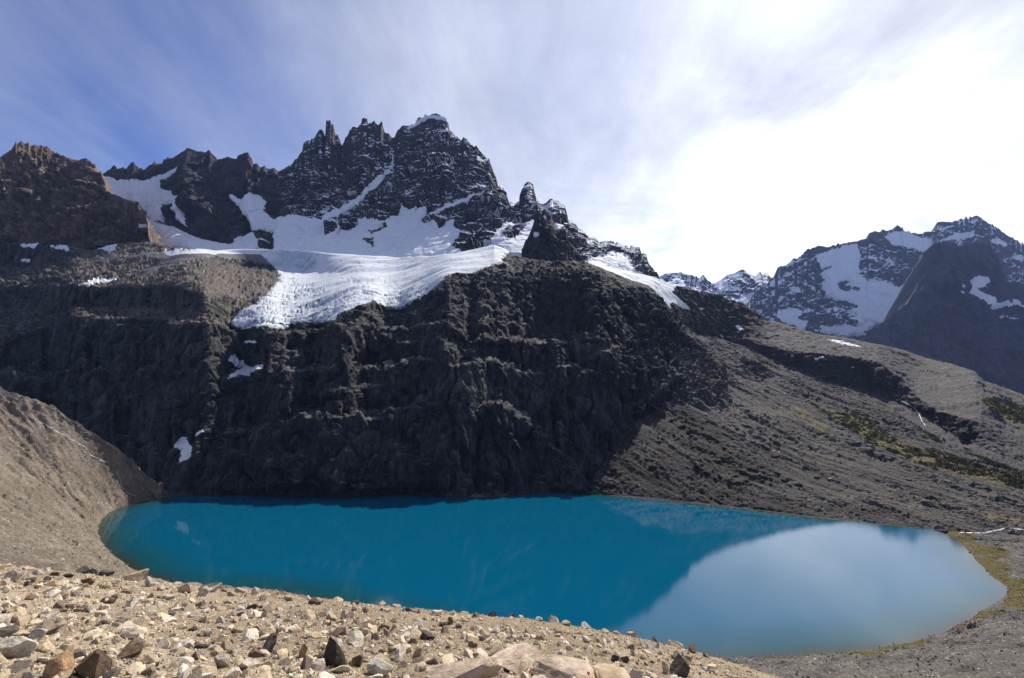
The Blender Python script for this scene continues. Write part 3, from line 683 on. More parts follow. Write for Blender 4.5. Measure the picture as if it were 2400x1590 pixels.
tone = tone + 0.55 * inside(C7((1230,880),(1500,850),(1900,900),(2363,850),(2363,1010),(2000,1010),(1700,940)), JU, JV) - 0.5 * inside(C3((500,960),(1050,960),(1500,1200),(1800,1420),(1850,1568),(700,1568),(380,1250)), JU, JV)  # tan ground by the outlet; self-shade of the dark hill painted in
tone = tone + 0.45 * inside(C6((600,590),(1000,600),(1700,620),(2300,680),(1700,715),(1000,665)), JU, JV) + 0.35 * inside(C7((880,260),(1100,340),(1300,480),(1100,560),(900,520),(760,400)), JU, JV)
tone = tone + 0.95 * inside([(-360,560),(340,566),(560,615),(650,735),(530,768),(380,748),(120,744),(-20,800),(-360,830)], JU, JV)  # sunlight on the upper left shelves, painted as a lighter tone
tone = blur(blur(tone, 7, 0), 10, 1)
shelf_sun = blur(blur(inside([(-360,560),(340,566),(480,600),(650,650),(640,740),(530,772),(380,752),(120,752),(60,800),(-20,835),(-360,850)], JU, JV).astype(float), 4, 0), 8, 1) * (1 - 0.75 * steep)  # upper left shelves painted pale as if sunlit, less where steep
shelf_sun = shelf_sun * np.clip(0.25 + 0.75 * sstep(PU, 60, 330) + 0.9 * fbm(q / 26, 4, 0.6, 96), 0, 1)
tone = tone + (1 - left) * 1.1 * fbm(sl * np.array([1/7., 1/60., 1/30.]), 5, 0.6, 91) + (1 - left) * 0.9 * fbm(q / 30, 4, 0.6, 92)
tone = tone + left * 0.5 * fbm(q * np.array([1/22, 1/22, 1/40]), 4, 0.6, 95)
tone = np.clip(tone, -1, 1)
emoss = 0.62 * inside(C7((1150,400),(1260,440),(1400,560),(1380,620),(1300,560),(1180,470)), JU, JV) + 0.6 * inside(C7((1040,470),(1180,550),(1170,580),(1050,510)), JU, JV) + 0.75 * inside(C7((2080,970),(2200,980),(2363,1005),(2363,1030),(2200,1020)), JU, JV)
emoss += 0.7 * inside(C7((1250,390),(1400,460),(1600,490),(1700,600),(1900,650),(2363,800),(2363,860),(2100,800),(1800,720),(1600,630)), JU, JV)
emoss = blur(blur(emoss, 3, 0), 4, 1)
streakn = fbm((q @ np.array([[0.8, -0.6, 0], [0.6, 0.8, 0], [0, 0, 1]])) * np.array([1/5., 1/32., 1/10.]), 4, 0.6, 88)
icyr = blur(blur(inside(C1((840,1130),(1000,1040),(1300,1010),(1500,1010),(1950,1120),(1950,1300),(1780,1420),(1650,1400),(1400,1230),(1200,1210),(860,1180)), JU, JV).astype(float), 4, 0), 5, 1)
rsnow = icyr * sstep(streakn, 0.05, 0.35) * 0.52
# which face belongs to which thing
which = reg[:-1, :-1].copy()
hillf = (PU[:-1, :-1] > 1385) & (which == 0) & ((PV[:-1, :-1] > 985) | (PU[:-1, :-1] > 1500 + 40 * med[:-1, :-1])) & (steep[:-1, :-1] < 0.62)
which[hillf] = 2
for k in range(len(PATCHES)):
    mk = which == 10 + k
    if mk.any():
        rr, cc_ = np.where(mk); sl_ = (slice(max(rr.min() - 1, 0), rr.max() + 2), slice(max(cc_.min() - 1, 0), cc_.max() + 2))
        sub = mk[sl_]; kp = biggest(sub); w_ = which[sl_]; w_[sub & ~kp] = 0
parts = {0: ('cliff', M_CLIFF, True), 1: ('glacier', M_ICE, True), 2: ('scree_slope', M_HILL, True)}
for k in range(len(PATCHES)): parts[10 + k] = ('snow_patch', M_SNOW, True)
res = split_grid(Pe2, which, parts, {'snow': rsnow, 'ice': icev, 'dirt_shade': dirt_shade, 'debris_sun': debris_sun, 'tone': tone, 'moss': emoss, 'shelf_sun': shelf_sun})
for k, o in res.items():
    if k < 10: tag(o, kind='structure')
    else: tag(o, PATCHES[k - 10][1], 'snow patch', 'snow patches on the rock walls')

# the slope behind the rib on the right, with the second glacier tongue
m2 = UE >= 1372
U2 = UE[m2]; D7 = DcrestE[m2]; z7 = zcrestE[m2]; v7 = vt[m2]
gap = np.interp(U2, [1372, 1560, 1640, 1750, 1865, 1950, 2100, 2300, 2760], [60, 90, 250, 240, 165, 150, 120, 60, 40])
r0x, r0z = ray(U2, v7)
r0 = world(U2, v7, D7) + np.stack([r0x * gap, gap, r0z * gap - 2.0 - 0.012 * gap], -1)
E2_ROWS = [
 ([(1372,630),(1432,645),(1483,665),(1534,690),(1564,722),(1590,745),(1620,778),(1664,785),(1770,822),(1825,850),(1900,880),(1990,908),(2055,928),(2147,960),(2230,1020),(2300,1050),(2400,1085),(2760,1130)], [(1372,24),(1600,24),(2760,20)]),
 ([(1372,622),(1483,645),(1534,660),(1582,690),(1640,750),(1700,790),(1770,806),(1850,822),(1990,836),(2060,850),(2100,880),(2150,930),(2200,965),(2300,990),(2400,1045),(2760,1100)], [(1372,26),(1534,28),(1582,50),(1640,56),(1770,56),(2080,58),(2130,45),(2200,56),(2290,50),(2350,20),(2760,18)]),
 ([(1372,614),(1401,621),(1483,638),(1534,650),(1572,666),(1600,674),(1626,680),(1642,685),(1676,689),(1710,703),(1737,710),(1768,729),(1795,752),(1825,756),(1864,768),(1913,783),(1978,791),(2024,802),(2074,810),(2120,821),(2170,840),(2227,852),(2285,871),(2308,894),(2342,905),(2400,925),(2760,1010)], [(1372,24),(1572,27),(1620,48),(1737,46),(1795,26),(1900,20),(2100,18),(2400,16),(2760,16)]),
]
rows2 = [r0 + np.array([0, -4, -25.0]), r0]; vv = [project(r0)[1]]; dd = [r0[:, 1]]
for k, (vp, spn) in enumerate(E2_ROWS):
    vk = np.minimum(pl(vp, U2), v7 - 1.0 - k * 1.2)
    zk0 = rows2[-1][:, 2]
    Dk, zk = climb(dd[-1], zk0, U2, vk, blur(pl(spn, U2), 8, 0))
    Dk = np.clip(blur(np.minimum(Dk, 1180), 10, 0), dd[-1] + 1, None)
    dd.append(Dk); vv.append(vk); rows2.append(world(U2, vk, Dk))
tp = rows2[-1]
rows2 += [tp + np.array([0, 25.0, -7]), tp + np.array([0, 90.0, -60]), tp + np.array([0, 300.0, -320])]
cnt2 = [3, 12] + [max(8, int(np.percentile(np.abs(vv[k + 2] - vv[k + 1]), 95) / 1.8)) for k in range(2)] + [4, 4, 4]
P2 = loft(rows2, cnt2); iv2 = sum(cnt2[:-3])
PU2, PV2 = project(P2)
jn = np.stack([PU2 / 14, PV2 / 14, PV2 * 0], -1)
j2 = 5 * fbm(jn, 4, 0.6, 2)
G2 = [(1360,600),(1401,612),(1483,630),(1534,642),(1572,660),(1586,672),(1576,686),(1600,706),(1622,726),(1600,722),(1575,708),(1572,745),(1360,660)]
ice2 = inside(G2, PU2 + j2, PV2 + j2)
sn2 = np.zeros(PU2.shape, bool)
for pg in (C4((580,815),(610,812),(635,845),(610,852)), C4((1065,1015),(1120,1008),(1130,1025),(1070,1030)), C4((1285,1068),(1310,1062),(1310,1078)), C4((1140,900),(1200,905),(1360,940),(1340,948),(1200,920)), C4((490,870),(515,885),(500,888)), C4((320,700),(400,710),(390,720))):
    sn2 |= inside(pg, PU2, PV2)
N = normals(P2); N *= np.where(np.einsum('ijk,ijk->ij', N, P2) > 0, -1.0, 1.0)[..., None]
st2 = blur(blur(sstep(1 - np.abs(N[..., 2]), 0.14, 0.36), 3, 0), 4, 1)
s_ = (P2[..., 2] + 0.06 * P2[..., 0] + 9 * fbm(P2 / 30, 4)) / 13.0
led = (s_ % 1.0); led = np.where(led < 0.7, led / 0.7, (1 - led) / 0.3) - 0.5
i2 = blur(blur(ice2.astype(float), 2, 0), 2, 1)
crag2 = 0
d2 = st2 * (5 * (ridged(P2 * np.array([1/26, 1/26, 1/70]), 5, 0.55, 31) - 0.5) + 5.0 * blocks(P2 * np.array([1/14, 1/14, 1/24]), 1.3, 9)[0] + 2.0 * blocks(P2 * np.array([1/5, 1/5, 1/6]), 1.3, 10)[0]) + (1 - st2) * (3.0 * fbm(P2 / 35, 4, 0.5, 33) + 0.5 * fbm(P2 / 6, 3, 0.6, 34) + 1.3 * blocks(P2 / 5, 1.5, 41)[0] + 0.6 * blocks(P2 / 2.4, 1.5, 42)[0] + 3.2 * np.maximum(blocks(P2 * np.array([1/16, 1/22, 1/12]), 1.4, 12)[0], -0.1) * sstep(fbm(P2 / 60, 3, 0.5, 36), -0.05, 0.2))
d2 = d2 * (1 - i2) + i2 * 2.0 * fbm(P2 * np.array([1/40, 1/12, 1/12]), 4, 0.55, 35)
d2[iv2 - 4:] *= 0.5
P2n = P2 + N * d2[..., None]
which = np.where(face_mean(ice2.astype(float)) > 0.5, 1, 0); which[face_mean(sn2.astype(float)) > 0.5] = 2
N2e = normals(P2n); N2e *= np.where(np.einsum('ijk,ijk->ij', N2e, N) > 0, 1.0, -1.0)[..., None]
deb2 = sstep(N2e[..., 2], 0.80, 0.95) * np.clip(0.8 + fbm(P2 / 9, 4, 0.6, 90), 0, 1)
tone2 = blur(blur(-0.9 * inside(C4((230,580),(330,600),(550,660),(700,730),(790,830),(700,930),(560,900),(260,850),(190,690)), PU2 + j2, PV2 + j2) - 0.9 * inside(C4((620,1040),(700,1030),(780,1100),(770,1140),(700,1120)), PU2 + j2, PV2 + j2), 3, 0), 4, 1) - 0.8 * st2  # shade of the second hill and the steep bands put into the tone
moss2 = 0.9 * inside(C4((2040,1260),(2150,1270),(2352,1330),(2352,1430),(2250,1400)), PU2 + j2, PV2 + j2) + 0.6 * inside(C4((2200,1190),(2352,1240),(2352,1270)), PU2 + j2, PV2 + j2)
r2 = split_grid(P2n, which, {0: ('hill', M_HILL, True), 1: ('glacier', M_ICE, True), 2: ('snow', M_SNOW, True)}, {'snow': 0 * PU2, 'ice': 0.25 * i2, 'dirt_shade': 0 * PU2, 'debris_sun': deb2, 'tone': tone2, 'moss': moss2})
for o in r2.values(): tag(o, kind='structure')

# brown ridge on the left, standing on the upper terrace
L_SKY = [(-360,420),(-200,400),(-60,385)] + C1((0,350),(80,300),(105,260),(120,275),(145,240),(170,260),(195,250),(215,280),(245,265),(300,290),(345,295),(380,320),(430,345),(480,355),(540,375),(580,360),(630,375),(670,420),(700,450),(690,500),(745,600),(870,650),(950,690),(1010,750),(1022,800),(1030,900),(1045,960),(1065,1000)) 
L_SKY = sorted(L_SKY)
ul = np.array([p[0] for p in L_SKY])
De = lambda u: np.interp(u, UE, DcrestE)
Pl_, sl, dl, _ = ridge_layer('mountain', M_LEFT, L_SKY, [(-360, 615), (345, 585)], [(u, De(u) + 45) for u in np.arange(-360, 365, 10)], [(-360, 850), (0, 1000), (130, 1090), (230, 1090), (294, 970), (335, 930), (362, 880)], 1.5, 27.0, 30.0,
    [C1((240,625),(270,615),(265,645),(240,650)), C1((940,830),(1010,805),(1100,860),(1000,840),(960,870),(950,850))], [], (0.0, 0.0), rows=200, seed=14.0, jit=3, aniso=0.28)
finish(Pl_, sl, dl, ('mountain', M_LEFT, True), ('snow', M_SNOW, True))

# ------------------------------------------------------------------ foreground slope, banks round the lake
def fg_base(x, y):
    k = np.clip(x / np.maximum(y, 3.0), -3, 3)
    yy = np.maximum(y, -6)
    return -2.0 - 0.3 * yy - 0.00525 * np.sign(yy) * yy * yy - (0.10 * k + 0.22 * np.maximum(k, 0) ** 2) * np.maximum(yy, 0)

def fg_height(x, y):
    x = np.asarray(x, float); y = np.asarray(y, float)
    p = np.stack([x, y, 0 * x], -1)
    h = fg_base(x, y)
    h = h + 0.22 * fbm(p / 3.2, 4, 0.55, 41) + 0.045 * fbm(p / 0.45, 3, 0.6, 42)
    return h

A_PX = [(2240,1249),(2222,1247),(2228,1259),(2241,1266),(2262,1283),(2277,1298),(2300,1328),(2330,1354),(2361,1377),(2360,1393),(2345,1408),(2303,1431),(2274,1452),(2241,1464),(2203,1488),(2144,1505),(2055,1520),(1966,1529),(1848,1538),(1700,1547),(1580,1552),(1400,1540),(1200,1510),(1000,1470),(820,1430),(700,1398),(620,1388),(520,1388),(430,1376),(340,1350),(270,1310),(240,1272),(228,1245),(235,1222),(260,1200),(310,1182),(385,1168),(398,1163)]
def at_lake(u, v, zz=LAKE):
    x, m = ray(u, v); Dk = zz / m
    return (float(x * Dk), float(Dk), zz)
A_W = np.array([at_lake(*p) for p in A_PX])
fgp = lambda x, y: (x, y, float(fg_base(np.array(float(x)), np.array(float(y)))) - 0.6)
wpt = lambda u, v, D: tuple(world(np.array(float(u)), np.array(float(v)), float(D)))
B_W = np.array([at_lake(2760,1268,-96.), at_lake(2760,1274,-95.), at_lake(2800,1290,-94.), (440,270,-92.), (440,250,-90.), (440,230,-88.), (430,200,-84.), (420,170,-80.), (400,140,-75.), (360,110,-66.), (300,80,-55.), (220,60,-44.), (160,45,-36.), (110,34,-30.), (80,28,-26.), (58,24,-22.5),
    fgp(38,25), fgp(31,25), fgp(24,25), fgp(17,25), fgp(11,25), fgp(4,25), fgp(-3,25), fgp(-10,25), fgp(-18,25), fgp(-25,26), fgp(-34,28), fgp(-45,31), (-65,40,-17.5), (-105,66,-19.), (-190,110,-12.), (-310,180,2.), (-380,270,6.), wpt(-150,810,330), wpt(-40,880,335), wpt(60,915,345), wpt(125,933,352), wpt(190,1007,358)])
B_tail = [wpt(250,1024,364), wpt(297,1068,366), wpt(331,1100,368), wpt(362,1125,371), wpt(394,1158,374)]
n0 = 27                                                # up to here shore and outer line run side by side
AL = [(560,1388),(470,1382),(385,1364),(335,1347),(300,1328),(262,1300),(240,1272),(228,1245),(231,1230),(240,1215),(255,1202),(280,1191),(305,1183),(330,1177),(352,1173),(375,1170),(399,1163)]
BL = [(-45,31,float(fg_base(np.array(-45.), np.array(31.))) - 0.6),(-65,40,-17.5),(-105,66,-19.),(-150,90,-16.),(-205,115,-12.),(-310,180,0.),(-380,270,6.),wpt(-150,862,322),wpt(-40,905,326),wpt(60,928,336),wpt(125,946,344),wpt(190,1007,352),wpt(250,1024,357),wpt(297,1068,362),wpt(331,1100,366),wpt(362,1125,370),wpt(394,1158,374)]
A_W = np.vstack([A_W[:n0], [at_lake(*p_) for p_ in AL]]); B_W = np.vstack([B_W[:n0], BL])
def resample(Q, t_src, n):
    t = np.linspace(0, t_src[-1], n)
    return np.stack([np.interp(t, t_src, Q[:, k]) for k in range(3)], -1)
t_src = np.concatenate([[0], np.cumsum(np.linalg.norm(np.diff(A_W, axis=0), axis=1) * 0.6 + np.linalg.norm(np.diff(B_W, axis=0), axis=1) * 0.4)])
NS = 900
A_s = resample(A_W, t_src, NS); B_s = resample(B_W, t_src, NS)
B_s = blur(B_s, 10, 0)
wob = fbm(np.stack([A_s[:, 0] / 9, A_s[:, 1] / 9, 0 * A_s[:, 0]], -1), 4, 0.6, 51)
cen = np.array([0., 280., 0.]); dirA = (A_s - cen); dirA[:, 2] = 0; dirA /= np.linalg.norm(dirA, axis=1)[:, None]
A_s = A_s + dirA * (wob * 1.6)[:, None]
inner = A_s - dirA * 7 + np.array([0, 0, -5.0])
Bb = B_s + np.stack([0 * B_s[:, 0], 0 * B_s[:, 0], 0 * B_s[:, 0] - 12], -1) + (B_s - A_s) * 0.06
NB = 260
tt = np.linspace(0, 1, NB) ** 1.35
Pb = np.concatenate([inner[None], A_s[None] * (1 - tt[:, None, None]) + B_s[None] * tt[:, None, None], Bb[None]], 0)
wr = np.concatenate([[0], np.clip(tt * 14, 0.05, 1) * np.clip((1 - tt) * 12, 0.45, 1), [0.3]])[:, None]
dist = np.linalg.norm(Pb[..., :2], axis=-1)
gq = Pb
leftw = 1 - sstep(Pb[..., 0], -160, -60)
flow = B_s - A_s; ang = np.arctan2(flow[:, 1], flow[:, 0])
ssn = np.linspace(0, 1, NS)[None, :] * 90 + 0 * wr
rill = ridged(np.stack([ssn, np.concatenate([[0], tt, [1]])[:, None] * 3 + 0 * ssn, 0 * ssn], -1), 4, 0.55, 52) - 0.5
hgt = 3.0 * fbm(gq / 42, 4, 0.5, 53) + leftw * 3.6 * rill * (0.4 + 0.6 * sstep(fbm(gq / 50, 3, 0.5, 58), -0.15, 0.15)) + 0.5 * fbm(gq / 6, 4, 0.6, 54) + 0.9 * blocks(gq / 5.0, 1.4, 31)[0] + 0.55 * blocks(gq / 2.0, 1.4, 32)[0] + 0.2 * fbm(gq / 1.6, 3, 0.6, 55)
tcol = np.concatenate([[0], tt, [1]])[:, None]
crest = leftw * sstep(tcol, 0.72, 1.0) * sstep(Pb[..., 1], 250, 320)
hgt = hgt + crest * (7.0 * np.maximum(blocks(gq * np.array([1/9., 1/9., 1/12.]), 1.4, 33)[0], -0.15) + 2.5 * blocks(gq / 3.5, 1.4, 34)[0] + 3.0 * fbm(gq / 22, 3, 0.5, 57))
hgt *= np.clip(dist / 130, 0.25, 1)
Pb[..., 2] += hgt * wr
# moss and dry grass keep to the damp ground by the shore and the outlet
shore_d = np.linalg.norm(Pb - A_s[None], axis=-1)
rightw = sstep(Pb[..., 0], 20, 110)
moss = rightw * sstep(fbm(gq / 17, 4, 0.6, 61) + 0.55 * (1 - sstep(shore_d, 3, 26)) * 1.0 + 0.15 * sstep(Pb[..., 1], 180, 270), 0.33, 0.62)
moss = np.maximum(moss, leftw * 0.9 * sstep(fbm(gq * np.array([1/20, 1/20, 1/20]) + rill[..., None] * 0.8, 3, 0.6, 63), 0.44, 0.66) * 0.8)
shallow = np.zeros_like(moss)

def ground_material(name, tan, grey, dark, bsize):
    m, t, b = principled(name)
    p = t.new('ShaderNodeTexCoord').outputs['Object']
    n1 = t.noise(p, 0.06, 6, 0.6); n2 = t.noise(p, 0.5, 8, 0.7)
    wr_ = t.new('ShaderNodeAttribute', attribute_name='warm').outputs['Fac']
    c = t.mix(wr_, grey, tan)
    c = t.mix(t.ramp(t.math('ADD', t.math('MULTIPLY', n1, 0.5), t.math('MULTIPLY', n2, 0.5)), 0.42, 0.62), t.mix(1.0, c, (0.58, 0.56, 0.54), 'MULTIPLY'), c)
    for sc_, th in ((0.55, 0.86), (1.4, 0.80)):
        vv_ = t.voro(p, sc_ / bsize)
        s_c = t.new('ShaderNodeSeparateColor'); t.link(vv_.outputs['Color'], s_c.inputs[0])
        inr = t.ramp(vv_.outputs['Distance'], 0.42, 0.25)
        c = t.mix(t.math('MULTIPLY', t.math('MULTIPLY', t.ramp(s_c.outputs[0], th, th + 0.06), inr), 0.75), c, t.mix(0.45, c, (0.62, 0.58, 0.53)))
        c = t.mix(t.math('MULTIPLY', t.math('MULTIPLY', t.ramp(s_c.outputs[1], th, th + 0.06), inr), 0.7), c, dark)
    a = t.new('ShaderNodeAttribute', attribute_name='moss').outputs['Fac']
    mc = t.mix(t.noise(p, 0.35, 5, 0.6), (0.060, 0.056, 0.014), (0.125, 0.092, 0.028))
    c = t.mix(t.ramp(t.math('ADD', a, t.math('MULTIPLY', t.math('SUBTRACT', n2, 0.5), 0.9)), 0.42, 0.66), c, mc)
    t.link(c, b.inputs['Base Color']); b.inputs['Roughness'].default_value = 0.95; b.inputs['Specular IOR Level'].default_value = 0.15
    bm = t.new('ShaderNodeBump'); bm.inputs['Strength'].default_value = 0.9; bm.inputs['Distance'].default_value = bsize * 0.6
    h = t.math('ADD', t.noise(p, 1.0 / bsize, 8, 0.7), t.math('MULTIPLY', t.voro(p, 1.2 / bsize).outputs['Distance'], 0.7))
    t.link(h, bm.inputs['Height']); t.link(bm.outputs[0], b.inputs['Normal'])
    return m
M_BANK = ground_material('bank_gravel', (0.25, 0.205, 0.155), (0.145, 0.135, 0.122), (0.06, 0.055, 0.05), 0.8)
M_FG = ground_material('near_gravel', (0.42, 0.33, 0.215), (0.34, 0.285, 0.21), (0.13, 0.105, 0.08), 0.06)
warm = np.clip(1 - sstep(Pb[..., 0], -60, 60) + 0.3 * fbm(gq / 25, 3), 0, 1)
warm = np.clip(warm + leftw * 1.5 * (rill + 0.02) - 0.5 * crest - leftw * 0.10 * sstep(Pb[..., 1], 230, 340), 0, 1)
warm = np.maximum(warm * (0.55 + 0.45 * sstep(-shore_d, -160, -20)), 0)
o = mesh_from('lake_bank', Pb, grid_faces(*Pb.shape[:2]), M_BANK, True, {'moss': moss, 'warm': warm}); tag(o, kind='structure')

# near ground
ug = np.concatenate([np.linspace(-40, -3.0, 60, endpoint=False), np.linspace(-3, 2.6, 700), np.linspace(2.6, 30, 50)[1:]])
yg = np.concatenate([np.linspace(-30, 1.5, 40, endpoint=False), 1.5 * (28 / 1.5) ** np.linspace(0, 1, 330)])
YG = np.repeat(yg[:, None], len(ug), 1); XG = ug[None, :] * np.maximum(YG, 1.5)
XG = np.clip(XG, -90, 70)
ZG = fg_height(XG, YG) - 0.25 * sstep(YG, 24.0, 28.0) - 0.9 * sstep(YG, 25, 28)
far_side = sstep(np.abs(XG), 40, 90)
ZG = ZG - 2.0 * far_side
Pg = np.stack([XG, YG, ZG], -1)
mo = 0.75 * sstep(fbm(np.stack([XG / 0.9, YG / 0.9, 0 * XG], -1), 4, 0.6, 71), 0.40, 0.6)
wm = np.clip(0.65 + 0.6 * fbm(np.stack([XG / 4, YG / 4, 0 * XG], -1), 4, 0.6, 72), 0, 1)
o = mesh_from('ground', Pg, grid_faces(*Pg.shape[:2]), M_FG, True, {'moss': mo, 'warm': wm}); tag(o, kind='structure')

# valley floor under everything, out to the horizon
m_, t_, b_ = principled('valley'); b_.inputs['Base Color'].default_value = (0.06, 0.06, 0.05, 1); b_.inputs['Roughness'].default_value = 1
VX, VY = np.meshgrid(np.linspace(-2500, 7300, 40), np.linspace(-300, 5600, 40))
VZ = -330 + 40 * fbm(np.stack([VX / 1500, VY / 1500, 0 * VX], -1), 3) 
o = mesh_from('valley_floor', np.stack([VX, VY, VZ], -1), grid_faces(40, 40), m_, True); tag(o, kind='structure')

# ------------------------------------------------------------------ lake
def seg_dist(Px, Py, poly):
    d = np.full(Px.shape, 1e9)
    for i in range(len(poly) - 1):
        ax, ay = poly[i]; bx, by = poly[i + 1]
        L2 = (bx - ax) ** 2 + (by - ay) ** 2 + 1e-9
        t = np.clip(((Px - ax) * (bx - ax) + (Py - ay) * (by - ay)) / L2, 0, 1)
        d = np.minimum(d, np.hypot(Px - ax - t * (bx - ax), Py - ay - t * (by - ay)))
    return d
gx = np.arange(-300, 262, 2.5); gy = np.arange(140, 420, 2.5)
LX, LY = np.meshgrid(gx, gy)
bank_line = A_s[::6, :2]
cliff_line = E_SHORE_W[(UE > 380) & (UE < 2250)][::12, :2]
wd = np.minimum(seg_dist(LX, LY, bank_line), seg_dist(LX, LY, cliff_line) * 2.2)
m, t, b = principled('lake_water')
p = t.new('ShaderNodeTexCoord').outputs['Object']
dp = t.new('ShaderNodeAttribute', attribute_name='depth').outputs['Fac']
n = t.noise(p, 0.03, 4, 0.6)
dpn = t.math('ADD', dp, t.math('MULTIPLY', t.math('SUBTRACT', n, 0.5), 8.0))
c = t.mix(t.ramp(dpn, 0.0, 7.0), (0.024, 0.034, 0.026), (0.005, 0.055, 0.070))
c = t.mix(t.ramp(dpn, 3.0, 26.0), c, (0.0, 0.074, 0.142))
t.link(c, b.inputs['Base Color'])
b.inputs['Roughness'].default_value = 0.015; b.inputs['IOR'].default_value = 1.5
bm = t.new('ShaderNodeBump'); bm.inputs['Strength'].default_value = 0.03; bm.inputs['Distance'].default_value = 0.25
t.link(t.noise(t.mapping(p, (1, 1.6, 1)), 0.9, 3, 0.5), bm.inputs['Height']); t.link(bm.outputs[0], b.inputs['Normal'])
o = mesh_from('lake', np.stack([LX, LY, 0 * LX + LAKE], -1), grid_faces(*LX.shape), m, True, {'depth': wd}); tag(o, kind='structure')

# ------------------------------------------------------------------ loose rocks
def ico(sub):
    ph = (1 + 5 ** 0.5) / 2
    v = np.array([(-1, ph, 0), (1, ph, 0), (-1, -ph, 0), (1, -ph, 0), (0, -1, ph), (0, 1, ph), (0, -1, -ph), (0, 1, -ph), (ph, 0, -1), (ph, 0, 1), (-ph, 0, -1), (-ph, 0, 1)], float)
    f = np.array([(0, 11, 5), (0, 5, 1), (0, 1, 7), (0, 7, 10), (0, 10, 11), (1, 5, 9), (5, 11, 4), (11, 10, 2), (10, 7, 6), (7, 1, 8), (3, 9, 4), (3, 4, 2), (3, 2, 6), (3, 6, 8), (3, 8, 9), (4, 9, 5), (2, 4, 11), (6, 2, 10), (8, 6, 7), (9, 8, 1)])
    v /= np.linalg.norm(v, axis=1)[:, None]
    for _ in range(sub):
        e = {}; v = list(v); nf = []
        def mid(a, b):
            k = (min(a, b), max(a, b))
            if k not in e:
                m = (np.array(v[a]) + np.array(v[b])); v.append(m / np.linalg.norm(m)); e[k] = len(v) - 1
            return e[k]
        for a, b, c in f:
            x, y, z_ = mid(a, b), mid(b, c), mid(c, a)
            nf += [(a, x, z_), (b, y, x), (c, z_, y), (x, y, z_)]
        f = np.array(nf); v = np.array(v)
    return np.array(v), f

def rock_shape(seed, sub, cuts=11, flat=1.0, rough=0.05):
    """angular stone about one unit across: a ball cut by planes, then weathered"""
    r = np.random.default_rng(seed)
    v, f = ico(sub); v = v.copy()
    for _ in range(cuts):
        n = r.normal(size=3); n /= np.linalg.norm(n); d = r.uniform(0.34, 0.74)
        h = v @ n - d
        v -= np.where(h > 0, h, 0)[:, None] * n
    v += v * (rough * fbm(v * 2.2, 4, 0.6, seed))[:, None] * 2
    v[:, 2] *= flat
    v -= (v.max(0) + v.min(0)) / 2
    v /= (v.max(0) - v.min(0)).max()
    return v, f

def stone_material(name, cols, island, scale=9.0, lichen=None):
    m, t, b = principled(name)
    p = t.new('ShaderNodeTexCoord').outputs['Object']
    g = t.new('ShaderNodeNewGeometry').outputs['Random Per Island'] if island else t.new('ShaderNodeObjectInfo').outputs['Random']
    r = t.new('ShaderNodeValToRGB'); r.color_ramp.interpolation = 'LINEAR'
    el = r.color_ramp.elements
    while len(el) < len(cols): el.new(0.5)
    for i, c in enumerate(cols):
        el[i].position = i / (len(cols) - 1); el[i].color = (*c, 1)
    t.link(g, r.inputs[0])
    n = t.noise(p, scale, 8, 0.7); n2 = t.noise(p, scale * 0.25, 5, 0.6)
    c = t.mix(t.ramp(n, 0.36, 0.64), t.mix(1.0, r.outputs[0], (0.66, 0.64, 0.62), 'MULTIPLY'), t.mix(1.0, r.outputs[0], (1.2, 1.18, 1.15), 'MULTIPLY'))
    if lichen:
        c = t.mix(t.math('MULTIPLY', t.ramp(n2, 0.52, 0.64), 0.8), c, lichen)
        c = t.mix(t.math('MULTIPLY', t.ramp(t.noise(p, scale * 0.5, 6, 0.7), 0.58, 0.66), 0.6), c, (0.12, 0.11, 0.09))
    t.link(c, b.inputs['Base Color']); b.inputs['Roughness'].default_value = 0.9; b.inputs['Specular IOR Level'].default_value = 0.2
    bm = t.new('ShaderNodeBump'); bm.inputs['Strength'].default_value = 0.7; bm.inputs['Distance'].default_value = 0.12 / scale * 3
    t.link(t.noise(p, scale * 2, 7, 0.7), bm.inputs['Height']); t.link(bm.outputs[0], b.inputs['Normal'])
    return m

PALE = [(0.52, 0.47, 0.39), (0.60, 0.55, 0.46), (0.68, 0.62, 0.53)]
TAN = [(0.42, 0.33, 0.22), (0.50, 0.40, 0.27), (0.55, 0.46, 0.33)]
BROWN = [(0.15, 0.105, 0.075), (0.22, 0.155, 0.11), (0.27, 0.20, 0.15)]
DARK = [(0.075, 0.065, 0.055), (0.11, 0.098, 0.085), (0.15, 0.135, 0.12)]
ORANGE = [(0.46, 0.28, 0.15), (0.50, 0.32, 0.18), (0.48, 0.34, 0.21)]
PINK = [(0.50, 0.39, 0.29), (0.54, 0.43, 0.33), (0.53, 0.45, 0.36)]
SM = {k: stone_material(k + '_stone', c, False, 3.0, l) for k, c, l in (('pale', PALE, None), ('tan', TAN, None), ('brown', BROWN, None), ('dark', DARK, None), ('orange', ORANGE, (0.30, 0.22, 0.15)), ('pink', PINK, (0.46, 0.24, 0.13)))}
MIX = [(0.12, 0.105, 0.09), (0.30, 0.235, 0.165), (0.52, 0.42, 0.28), (0.60, 0.50, 0.36), (0.54, 0.48, 0.39), (0.68, 0.61, 0.50)]
M_GRAVEL = stone_material('gravel_mix', MIX, True, 40.0)
GREY = [(0.07, 0.065, 0.06), (0.12, 0.115, 0.108), (0.2, 0.185, 0.165), (0.34, 0.32, 0.29), (0.60, 0.58, 0.54)]
M_RUBBLE = stone_material('grey_rubble', GREY, True, 1.5)

def rotz(v, a): 
    c, s_ = math.cos(a), math.sin(a)
    return np.stack([v[..., 0] * c - v[..., 1] * s_, v[..., 0] * s_ + v[..., 1] * c, v[..., 2]], -1)

